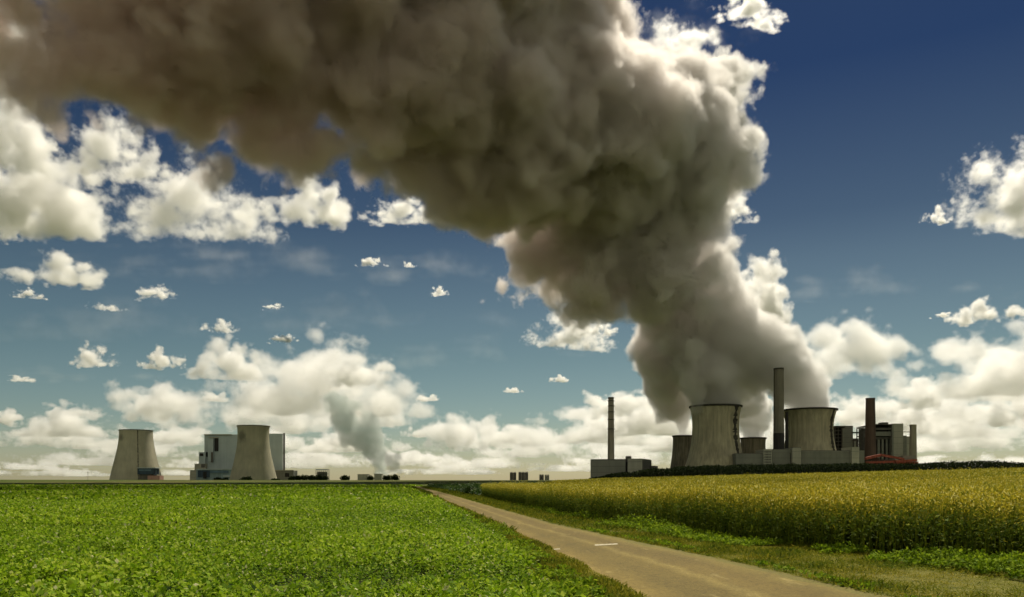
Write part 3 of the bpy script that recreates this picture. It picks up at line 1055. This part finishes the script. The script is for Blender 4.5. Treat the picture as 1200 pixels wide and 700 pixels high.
def rape_plants(x, y, per_pod, pod, stems, low, seed, h0=1.28):
    r = np.random.default_rng(seed)
    n = len(x)
    z = ground_z(x, y)
    h = (h0 - .7 * max(0, pod - .12)) * (1 + .075 * r.normal(size=n)) + .16 * vnoise([x.astype(np.float32), y.astype(np.float32), np.zeros(n, np.float32)], 5.0, seed, 3)
    h = np.where(r.random(n) < .05, h * r.uniform(1.05, 1.22, n), h)
    out, sh = [], []
    base = np.stack([x, y, z], 1)
    lean = np.stack([r.normal(0, .11, n), r.normal(0, .11, n), np.zeros(n)], 1)
    if stems:
        top = base + lean * h[:, None] + np.array([0, 0, 1]) * h[:, None] * .93
        for k in range(stems):
            out.append(strips(base, top, .016, .008, r.uniform(0, 3.14, n)))
            sh.append(r.uniform(.16, .47, n))
    i = np.repeat(np.arange(n), per_pod)
    N = len(i)
    f = 1 - .62 * r.random(N) ** 1.5
    sp = .20 * (1.15 - .55 * np.clip((f - .55) / .45, 0, 1))
    yw = r.uniform(0, 6.283, N)
    d = sp * np.sqrt(r.random(N))
    P = base[i] + lean[i] * h[i][:, None] * f[:, None] + np.stack([np.cos(yw) * d, np.sin(yw) * d, h[i] * f], 1)
    out.append(cards(P, pod * r.uniform(.7, 1.4, N), pod * r.uniform(.22, .42, N), yw + r.normal(0, .6, N), r.normal(.55, .6, N), r.uniform(-1, 1, N)))
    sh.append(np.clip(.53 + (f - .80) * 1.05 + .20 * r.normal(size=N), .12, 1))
    if low:
        i = np.repeat(np.arange(n), low)
        N = len(i)
        f = .12 + .55 * r.random(N)
        yw = r.uniform(0, 6.283, N)
        P = base[i] + np.stack([np.cos(yw) * .04, np.sin(yw) * .04, h[i] * f], 1)
        L = r.uniform(.06, .17, N)
        out.append(cards(P, L, L * .45, yw, r.normal(.25, .5, N), r.normal(0, .4, N)))
        sh.append(np.clip(r.normal(.2, .12, N), 0, .45))
    return np.concatenate(out), np.concatenate(sh)

acc = []
x, y = scatter(12, 97, .25, 8200, lambda y: rapeX(y) - .15, lambda y: rapeX(y) + 1.9)
acc.append(rape_plants(x, y, 30, .085, 2, 9, 21))
x, y = scatter(15, 60, 1, 17000, lambda y: rapeX(y) + 1.5, view_r)
acc.append(rape_plants(x, y, 20, .105, 1, 2, 22))
x, y = scatter(60, 150, 1, 26000, lambda y: far_tail(y) + .5, view_r)
acc.append(rape_plants(x, y, 12, .20, 0, 0, 23))
x, y = scatter(150, 330, 1, 30000, lambda y: far_tail(y), view_r)
acc.append(rape_plants(x, y, 9, .40, 0, 0, 24))
V, S_ = np.concatenate([q[0] for q in acc]), np.concatenate([q[1] for q in acc])
tag(numpy_mesh('ripening_rape', V, 4, RAPE, S_), 'tall ripening rape with golden tops and dark green stems right of the lane', 'crop', kind='stuff')

# the closed leaf canopy below the tops, set back from the edge
rows = np.geomspace(16, 335, 70)
v, f = [], []
for yv in rows:
    a_, b_ = float(far_tail(yv)) + 1.5, .75 * yv + 8
    for k in range(31):
        xv = a_ + (b_ - a_) * (k / 30) ** 1.5
        v.append((xv, yv, float(ground_z(xv, yv)) + .78))
for i in range(len(rows) - 1):
    for k in range(30):
        q = i * 31 + k
        f.append((q, q + 1, q + 32, q + 31))
nb = len(v)
for i in range(len(rows)):                   # side skirts down to the soil
    xv, yv, zv = v[i * 31]
    v.append((xv + .15, yv, zv - .9))
for i in range(len(rows) - 1):
    f.append((i * 31, (i + 1) * 31, nb + i + 1, nb + i))
me = bpy.data.meshes.new('rape_undergrowth')
me.from_pydata(v, [], f)
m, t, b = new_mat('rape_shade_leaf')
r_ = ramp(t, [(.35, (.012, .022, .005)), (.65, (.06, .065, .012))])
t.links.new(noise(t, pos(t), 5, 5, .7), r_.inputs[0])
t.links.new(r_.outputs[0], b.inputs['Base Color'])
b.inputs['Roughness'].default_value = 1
tag(link('rape_undergrowth', me, m), 'dense green leaf layer under the golden rape tops', 'crop', kind='stuff')

# --- verges: mown grass, and rank weeds at the foot of the rape
DRY = leaf_mat('mown_grass', [(0, (.045, .070, .009)), (.35, (.12, .150, .010)), (.6, (.22, .215, .016)), (.85, (.33, .29, .032)), (1, (.44, .38, .08))], .3, .9, (.55, (.72, .86, .7), (1.15, 1.05, 1.0)), .06)
def grass(n, y0, y1, xl, xr, L, seed, flat=.5, green=0.0, pw=0.0, gx=0.0):
    r = np.random.default_rng(seed)
    x, y = scatter(y0, y1, pw, n, xl, xr)
    tuft = vnoise([x.astype(np.float32), y.astype(np.float32), np.zeros(n, np.float32)], .8, seed, 4)
    k = np.clip(1 + 1.1 * tuft, .25, 2.2)
    LL_ = L * r.uniform(.5, 1.5, n) * k
    P = np.stack([x, y, np.full(n, .006)], 1)
    q = cards(P, LL_, LL_ * r.uniform(.07, .16, n) * 1.2, r.uniform(0, 6.283, n), np.clip(r.normal(flat, .4, n), .03, 1.5), r.normal(0, .4, n), .15)
    s = np.clip(.5 + .2 * r.normal(size=n) - green - .35 * tuft - gx * np.clip(1 - (x - xl(y)) / np.maximum(xr(y) - xl(y), .1) * 1.3, -.3, 1), 0, 1)
    return q, s
g_ = [grass(90000, 9.5, 26, lambda y: edge_at(LR, y) - .07, lambda y: rapeX(y) + .4, .085, 31, .45),
      grass(60000, 26, 100, lambda y: edge_at(LR, y) - .07, lambda y: rapeX(y) + .4, .15, 32, .6, .05),
      grass(24000, 100, 320, lambda y: edge_at(LR, y), lambda y: edge_at(LR, y) + 2.6, .34, 33, .7, .1),
      grass(60000, 9.5, 26, lambda y: edge_at(LC, y) - .35, lambda y: edge_at(LL, y) + .07, .085, 34, .6, -.02, gx=.38),
      grass(45000, 26, 100, lambda y: edge_at(LC, y) - .3, lambda y: edge_at(LL, y) + .07, .15, 35, .7, -.02, gx=.38),
      grass(14000, 100, 320, lambda y: edge_at(LC, y), lambda y: edge_at(LL, y), .34, 36, .8, .15)]
V, S_ = np.concatenate([q[0] for q in g_]), np.concatenate([q[1] for q in g_])
tag(numpy_mesh('verge_grass', V, 4, DRY, S_), 'short dry mown grass along both sides of the lane', 'grass', kind='stuff')

WEED = leaf_mat('weed_leaf', [(0, (.045, .090, .006)), (.5, (.15, .24, .010)), (1, (.34, .43, .02))], .35, .8, None, .08)
def weeds(n, per, y0, y1, off0, off1, h, seed, prob=None, line=rapeX, sgn=1):
    r = np.random.default_rng(seed)
    x, y = scatter(y0, y1, 0, n, lambda y: line(y) + off0, lambda y: line(y) + off1)
    pt = vnoise([x.astype(np.float32), y.astype(np.float32), np.zeros(n, np.float32)], 2.2, seed, 3)
    keep = pt > -.3
    if prob is not None:
        keep &= r.random(n) < prob(y)
    x, y, pt = x[keep], y[keep], pt[keep]
    i = np.repeat(np.arange(len(x)), per)
    N = len(i)
    yw, u = r.uniform(0, 6.283, N), r.random(N)
    hh_ = (h * (.35 + 1.3 * np.clip(pt + .25, 0, 1)) * r.uniform(.4, 1.7, len(x)))[i]
    P = np.stack([x[i] + np.cos(yw) * .10 * u, y[i] + np.sin(yw) * .10 * u, .01 + hh_ * r.random(N) ** .7], 1)
    L = r.uniform(.05, .11, N)
    return cards(P, L, L * .55, yw, r.normal(.6, .5, N), r.normal(0, .5, N), .15), np.clip(r.normal(.5, .22, N) + .25 * (P[:, 2] / np.maximum(hh_, .05) - .6), 0, 1)
g_ = [weeds(2300, 20, 10.5, 30, -1.5, .15, .25, 41, lambda y: 1.0 - (y - 10) / 26), weeds(900, 16, 26, 60, -.5, .1, .25, 42, lambda y: .6 - (y - 26) / 80),
      weeds(900, 18, 9.0, 40, -.2, .75, .12, 43, None, lambda y: edge_at(LC, y)), weeds(160, 14, 10, 30, .05, .35, .06, 44, None, lambda y: edge_at(LR, y))]
V, S_ = np.concatenate([q[0] for q in g_]), np.concatenate([q[1] for q in g_])
tag(numpy_mesh('weeds', V, 4, WEED, S_), 'bright green weeds along the foot of the rape and the lane edges', 'weeds', kind='stuff')

# --- the dark tree belt between the yellow field and the power station
TREE = leaf_mat('dark_tree_leaf', [(0, (.006, .011, .004)), (.6, (.016, .027, .008)), (1, (.035, .048, .012))], .15, .9, None, .05)
BELT = [(690, 562), (715, 556.5), (740, 553.5), (765, 551), (800, 547.5), (850, 545.4), (900, 545.6), (930, 544), (960, 544.2), (1010, 543.6), (1060, 543), (1090, 542), (1110, 541.2), (1150, 540.2), (1200, 542), (1260, 540), (1330, 542)]
n = 80000
px = rng.uniform(690, 1330, n)
Yb = 720 + 45 * rng.random(n)
top = np.interp(px, [q[0] for q in BELT], [q[1] for q in BELT])
xw = (px - 600) / F * Yb
zt = EYE + (HZ - top) / F * 720
zt = zt + 1.5 * vnoise([xw.astype(np.float32), Yb.astype(np.float32) * .1, np.zeros(n, np.float32)], 11, 9, 4, .6) * 1.7
zg = ground_z(xw, Yb)
zz_ = zg + (zt - zg) * rng.random(n) ** .55
P = np.stack([xw, Yb, zz_], 1)
V = cards(P, rng.uniform(.9, 2.0, n), rng.uniform(.6, 1.3, n), rng.uniform(0, 6.283, n), rng.normal(.4, .7, n), rng.uniform(-1, 1, n))
tag(numpy_mesh('treeline', V, 4, TREE, rng.random(n)), 'long dark belt of trees between the yellow field and the power station', 'tree belt', kind='stuff')

# --- single bushes and trees on the far left horizon
BARK = wall_mat('bark', (.08, .065, .05), .3, 2)
def far_tree(name, px, Y, w_px, top_py, label, group, bush=False, mat=None, n=600, card=.30):
    x = X(px, Y)
    zg = float(ground_z(x, Y))
    r0, h = w_px / 2 * Y / F, Z(top_py, Y) - zg
    t_ = thing(name, label, 'bush' if bush else 'tree', (x, Y, zg), group)
    k = MB()
    k.tube((x, Y, zg - .3), (x, Y, zg + h * .6), max(.25, r0 * .07), 8)
    k.build('trunk', BARK, t_)
    d = rng.normal(size=(n, 3))
    d /= np.linalg.norm(d, axis=1)[:, None]
    d *= (rng.random(n) ** .4)[:, None]
    lump = 1 + .28 * np.sin(5 * d[:, 0] + px) * np.cos(4 * d[:, 1] + px)
    zc, zr_ = (.47, .53) if bush else (.54, .48)
    P = np.stack([d[:, 0] * r0 * lump, d[:, 1] * r0 * lump, h * (zc + zr_ * d[:, 2] * lump)], 1)
    P[:, 2] = np.clip(P[:, 2], .1, None)
    s = r0 * card
    o = numpy_mesh('foliage' if bush else 'crown', cards(P, s * rng.uniform(.7, 1.4, n), s * rng.uniform(.6, 1, n), rng.uniform(0, 6.283, n), rng.normal(.3, .7, n), rng.uniform(-1, 1, n)), 4, mat or TREE, rng.random(n), t_)
    return t_
GB = 'bushes and trees on the far left horizon'
far_tree('bush', 255, 2480, 9, 560.3, 'small dark bush in front of the blue-banded hall', GB, True)
far_tree('bush', 264, 2480, 8, 560.8, 'small dark bush between the blue-banded hall and the pale cooling tower', GB, True)
far_tree('bush', 289, 2460, 13, 559.6, 'dark bush at the foot of the pale cooling tower by the boiler block', GB, True)
far_tree('bush', 322, 2480, 9, 561.2, 'low dark bush just right of the pale cooling tower', GB, True)
far_tree('tree', 342, 2500, 8, 558.8, 'small tree at the left end of the tree row by the workshop', GB)
far_tree('tree', 349, 2500, 10, 557.8, 'round tree second from the left in the row by the open steel building', GB)
far_tree('tree', 357, 2500, 10, 557.4, 'round dark tree in the middle of the row by the open steel building', GB)
far_tree('tree', 365.5, 2500, 10, 557.8, 'dark tree in the row just left of the open steel building', GB)
far_tree('tree', 374, 2500, 10, 557.2, 'dark tree in front of the open steel building', GB)
far_tree('tree', 381, 2500, 8, 558.4, 'dark tree at the right end of the row by the open steel building', GB)
far_tree('tree', 404, 2300, 11, 558.2, 'lone round tree standing clear on the horizon', GB)
far_tree('tree', 434, 2600, 9, 558.4, 'small dark tree between the two pale warehouses', GB)
far_tree('tree', 454, 2600, 11, 557.8, 'dark tree at the foot of the distant steam', GB)
far_tree('tree', 463, 2620, 10, 556.6, 'taller dark tree right of the distant steam', GB)
far_tree('bush', 551, 104, 20, 568.8, 'large green bush at the near corner of the yellow field', None, True, GREEN, 2600, .13)
# ------------------------------------------------------------------ smoke and clouds
PLUME = [  # (px, py, radius px, distance)
 (839, 473, 25, 1308), (839, 480, 24, 1306), (838, 455, 29, 1312), (830, 435, 38, 1300), (815, 425, 42, 1310), (801, 509, 11, 1520), (800, 498, 14, 1515), (798, 484, 18, 1505), (790, 458, 32, 1480), (785, 432, 38, 1400), (778, 408, 40, 1360),
 (883, 510, 15, 1560), (882, 498, 18, 1555), (880, 484, 23, 1550), (872, 465, 30, 1500), (868, 440, 34, 1420),
 (949, 474, 26, 1360), (949, 483, 26, 1360), (943, 455, 32, 1360), (925, 432, 38, 1350), (900, 415, 42, 1340), (875, 400, 46, 1330),
 (845, 395, 50, 1320), (800, 385, 50, 1320), (775, 365, 40, 1330), (840, 350, 46, 1300), (800, 335, 56, 1290), (760, 330, 48, 1300), (730, 325, 38, 1300),
 (822, 300, 46, 1280), (770, 285, 78, 1260), (705, 285, 74, 1260), (655, 285, 72, 1265), (640, 255, 60, 1240), (625, 300, 58, 1270), (690, 255, 70, 1240), (590, 265, 46, 1230), (600, 280, 44, 1270), (592, 322, 26, 1280), (582, 258, 38, 1270), (648, 325, 40, 1280), (695, 325, 56, 1290),
 (822, 245, 44, 1280), (790, 215, 78, 1250), (720, 215, 90, 1210), (645, 215, 74, 1190), (600, 235, 40, 1190),
 (835, 150, 52, 1280), (780, 140, 84, 1230), (850, 90, 46, 1320), (862, 120, 38, 1330), (825, 195, 42, 1290), (850, 60, 28, 1330),
 (700, 125, 110, 1160), (600, 130, 105, 1090), (660, 55, 90, 1130), (700, 35, 58, 1200), (600, 35, 90, 1080), (520, 125, 88, 1020), (500, 60, 95, 1000),
 (430, 105, 85, 960), (400, 40, 90, 930), (330, 95, 80, 900), (300, 40, 90, 880), (240, 80, 80, 850), (200, 20, 90, 830), (150, 90, 66, 800), (110, 20, 66, 790), (70, 40, 40, 780),
 (480, 180, 44, 1020), (550, 205, 38, 1100), (420, 165, 40, 970), (300, 165, 44, 890), (225, 150, 44, 860), (180, 140, 40, 840),
 (520, -40, 120, 1020), (400, -60, 110, 940), (280, -80, 110, 880), (640, -40, 90, 1090), (170, -90, 110, 820), (90, -60, 60, 790), (700, -40, 50, 1150),
 (20, -5, 52, 780), (-30, 20, 60, 780), (70, 85, 40, 790), (30, -70, 80, 780), (260, 200, 34, 880), (370, 190, 40, 920), (450, 215, 36, 1000), (520, 225, 40, 1060), (120, 150, 40, 820),
 (430, 190, 50, 985), (490, 205, 56, 1020), (545, 220, 52, 1080), (375, 182, 46, 935), (570, 245, 40, 1150), (330, 185, 38, 905),
 (420, -180, 130, 900), (260, -200, 140, 840), (120, -220, 130, 780), (-40, -120, 110, 760),
]
base = [(*at(px, py, Y), r / F * Y) for px, py, r, Y in PLUME]
S = puffs(base, 3, ((20, .40), (10, .42)), .86)
SMOKE = fog_mat('smoke', (.908, .902, .886), .092, 46, .72, .42, .36, (.890, .802, .750), (-330, 420), .70)
tag(fog_object('smoke_plume', S, 6.2, 47, SMOKE, 40, 125, 5, gain=.62, calm=lambda z: np.clip((z - 70) / 280, .26, 1)), 'huge brown-grey smoke plume rising from the cooling towers and spreading to the upper left', 'smoke', kind='stuff')

# steam of a third station beyond the horizon: a grey leaning column and a small white one
D = 6200
ST = [(452, 556, 4.5), (449, 548, 6.5), (445, 538, 9), (439, 527, 11), (431, 517, 13), (421, 508, 15), (412, 498, 14), (404, 487, 14), (398, 475, 13), (430, 498, 11), (437, 512, 11), (392, 466, 10)]
base = [(*at(px, py, D), 1.35 * r / F * D) for px, py, r in ST]
STEAM = fog_mat('far_steam', (.68, .73, .70), .015, 100, .6, .2, .3)
tag(fog_object('steam_plume', puffs(base, 7, ((14, .42), (6, .4)), .8), 17, 70, STEAM, 55, 210, 8), 'thin grey steam column leaning left beyond the small warehouses', 'steam', kind='stuff')
ST = [(473, 558, 3.5), (468, 553, 5), (462, 547, 7), (456, 541, 8), (450, 535, 7), (464, 537, 6), (447, 552, 4)]
base = [(*at(px, py, 6600), r / F * 6600) for px, py, r in ST]
STEAM2 = fog_mat('white_steam', (.99, .99, .98), .014, 45, .6, .3, .4)
tag(fog_object('steam_plume', puffs(base, 9, ((14, .45), (6, .4)), .8), 9, 26, STEAM2, 22, 110, 9), 'short ragged white steam puff beside the grey steam column on the horizon', 'steam', kind='stuff')

# fair-weather cumulus, one volume each; a few shapes, copied and stretched
def cumulus(name, ratio, n, seed, mat, ragged):
    """unit cloud one unit wide: heaps of puffs on a flat base"""
    r = np.random.default_rng(seed)
    b_ = []
    for k in range(n):
        u = r.uniform(-1, 1)
        env = (1 - abs(u) ** 1.7)
        rad = (.10 + .17 * env * r.random()) * (ratio ** .35)
        b_.append((.42 * u, r.normal(0, .10), rad * .45 + ratio * .8 * env * r.random() ** 1.2, rad))
    for k in range(11):                      # the joined body along the base
        u = -.88 + 1.76 * k / 10
        rad = .155 * (1 - abs(u) ** 2.2) * ratio ** .4 + .03
        b_.append((.42 * u, r.normal(0, .05), rad * .35, rad))
    S = puffs(b_, seed + 50, ((12, .45), (6, .42)), .85, .25)
    return fog_object(name, S * 1000, 12, 150, mat, ragged * 1000 + 30, 190, seed, bottom=-25)
CL_NEAR = fog_mat('cloud_near', (.99, .985, .97), .020, 95, .75, .5, .5)
CL_FAR = fog_mat('cloud_far', (1, .995, .985), .0140, 330, .70, .5, .38)
SH = [cumulus('cloud', .30, 26, 101, CL_NEAR, .030), cumulus('cloud', .42, 30, 102, CL_NEAR, .030), cumulus('cloud', .20, 20, 103, CL_NEAR, .035), cumulus('cloud', .62, 34, 104, CL_NEAR, .030),
      cumulus('cloud', .18, 22, 105, CL_NEAR, .045), cumulus('cloud', .34, 28, 106, CL_NEAR, .030)]
used = [False] * len(SH)
SHF = {}
def far_variant(i):
    if i not in SHF:                          # same puffs with the thinner, coarser material of far clouds
        o = SH[i].copy()
        g = o.modifiers[0].node_group.copy()
        for nd in g.nodes:
            if nd.bl_idname == 'GeometryNodeSetMaterial':
                nd.inputs['Material'].default_value = CL_FAR
        o.modifiers[0].node_group = g
        SHF[i] = o
    return SHF[i]
first = set()
RATIO = [.42, .56, .30, .80, .24, .47]
def cloud(px, pyb, wpx, hpx, shape, Y=None, ry=None, flip=1, base_h=1150, turn=0):
    Yc_ = Y or min(34000, max(2500, base_h * F / max(8, HZ - pyb)))
    src = far_variant(shape) if Yc_ > 8500 else SH[shape]
    wpx, hpx = wpx * (1.12 if Yc_ > 8500 else 1), hpx * (1.2 if Yc_ > 8500 else 1)
    if src.name not in first:
        o = src
        first.add(src.name)
        if any(src is v_ for v_ in SHF.values()):
            C.objects.link(o)
    else:
        o = src.copy()
        C.objects.link(o)
    wd, ht = wpx / F * Yc_, hpx / F * Yc_
    o.location = ((px - 600) / F * Yc_, Yc_, EYE + (HZ - pyb) / F * Yc_)
    o.scale = (flip * wd / 950, wd / 950 * (ry or .9), ht / (RATIO[shape] * 950))
    o.rotation_euler.z = turn
    tag(o, kind='structure')
    return o
CL = [  # px, base py, width, height, shape
 (70, 334, 135, 38, 0), (182, 350, 72, 22, 4), (128, 364, 55, 14, 2), (32, 350, 44, 16, 4), (258, 390, 48, 22, 4), (332, 402, 46, 15, 4), (114, 430, 68, 30, 1), (190, 432, 64, 26, 0), (20, 448, 52, 9, 4),
 (435, 313, 40, 18, 4), (479, 313, 28, 13, 4), (514, 347, 28, 18, 4), (655, 448, 24, 10, 4), (320, 362, 40, 8, 4), (600, 460, 30, 10, 4),
 (1165, 268, 185, 105, 1), (1097, 262, 40, 26, 4), (1152, 378, 95, 30, 0), (995, 442, 185, 72, 5), (1150, 468, 260, 72, 1), (1100, 512, 240, 46, 0), (1105, 372, 30, 10, 4),
 (893, 382, 112, 100, 3), (662, 408, 130, 52, 1), (700, 395, 60, 30, 4), (845, 262, 90, 62, 3), (800, 60, 170, 60, 4), (870, 28, 110, 40, 4),
 (40, 275, 190, 150, 3), (215, 278, 230, 100, 1), (355, 262, 160, 60, 0), (470, 262, 110, 40, 4), (10, 200, 120, 160, 3), (130, 215, 160, 90, 1), (20, 90, 110, 120, 3), (10, 282, 80, 40, 0),
 (185, 494, 160, 48, 5), (362, 488, 265, 80, 1), (300, 505, 200, 50, 0), (430, 500, 180, 40, 2), (55, 524, 170, 28, 0), (210, 522, 120, 24, 5), (10, 500, 70, 22, 5),
 (538, 528, 140, 46, 5), (490, 512, 60, 18, 2), (690, 520, 200, 44, 1), (760, 510, 120, 50, 3), (640, 535, 160, 28, 0), (560, 548, 200, 20, 2), (740, 545, 160, 24, 0),
 (1010, 500, 120, 40, 5), (1150, 528, 170, 34, 0), (1040, 530, 130, 30, 5), (920, 530, 160, 40, 0), (1180, 545, 120, 16, 2), (330, 530, 140, 26, 0), (120, 545, 220, 18, 2), (380, 548, 180, 22, 0), (250, 548, 160, 14, 2), (30, 550, 120, 12, 2), (480, 545, 120, 18, 5), (850, 545, 140, 20, 2),
 (600, 525, 150, 30, 5), (250, 470, 60, 16, 2), (90, 512, 120, 34, 1), (160, 535, 160, 24, 5), (420, 530, 130, 26, 1), (660, 552, 160, 12, 2), (520, 556, 150, 10, 0), (230, 557, 170, 9, 2), (60, 558, 140, 9, 0),
 (1080, 480, 120, 40, 5), (1190, 500, 140, 50, 1), (1090, 550, 130, 14, 0), (1165, 556, 120, 9, 2), (780, 530, 130, 36, 1), (945, 505, 100, 46, 5), (1050, 508, 110, 40, 1), (720, 490, 110, 34, 5), (500, 470, 50, 10, 2), (280, 445, 110, 44, 1), (420, 455, 130, 40, 5),
]
CL_SMALL = fog_mat('small_cloud', (1, .995, .985), .028, 42, .78, .55, .85)
def remat(o, key, m_):                       # the same shape in another thickness of vapour
    if key not in SHF:
        g_n = o.modifiers[0].node_group.copy()
        for nd in g_n.nodes:
            if nd.bl_idname == 'GeometryNodeSetMaterial':
                nd.inputs['Material'].default_value = m_
        SHF[key] = g_n
    o.modifiers[0].node_group = SHF[key]
for i, q in enumerate(CL):
    if q[4] == 4:                            # small scraps: flatter, more even shapes
        q = (q[0], q[1], q[2], q[3] * .8, (0, 5, 2, 1)[i % 4])
    o = cloud(*q, flip=1 if i % 2 else -1, turn=rng.uniform(-.5, .5), ry=.9)
    if o.location.y < 8500 and q[2] / F * o.location.y < 420 and i > 0:
        remat(o, 'small%d' % q[4], CL_SMALL)
# the cloud above the picture that shades the far end of the green field
# thin veils drifting on the left
VEIL = fog_mat('veil', (.99, .985, .97), .0016, 330, .9, .5, 1.0)
for px_, py_, w_, h_ in ((180, 400, 560, 60), (420, 390, 480, 50), (330, 325, 520, 50), (110, 330, 300, 40), (560, 430, 360, 40), (70, 450, 300, 24), (520, 330, 360, 40), (230, 310, 420, 40), (1020, 350, 380, 40), (820, 60, 220, 70)):
    o = cloud(px_, py_, w_, h_, 0, Y=7600, ry=.3)
    remat(o, 'veil', VEIL)
for q in ((700, 0), (760, 1)):
    cloud(q[0], -505, 500, 200, q[1], Y=1012, ry=1.15)
for o in SH:                                  # shapes only used far away
    if o.name not in first:
        bpy.data.objects.remove(o)
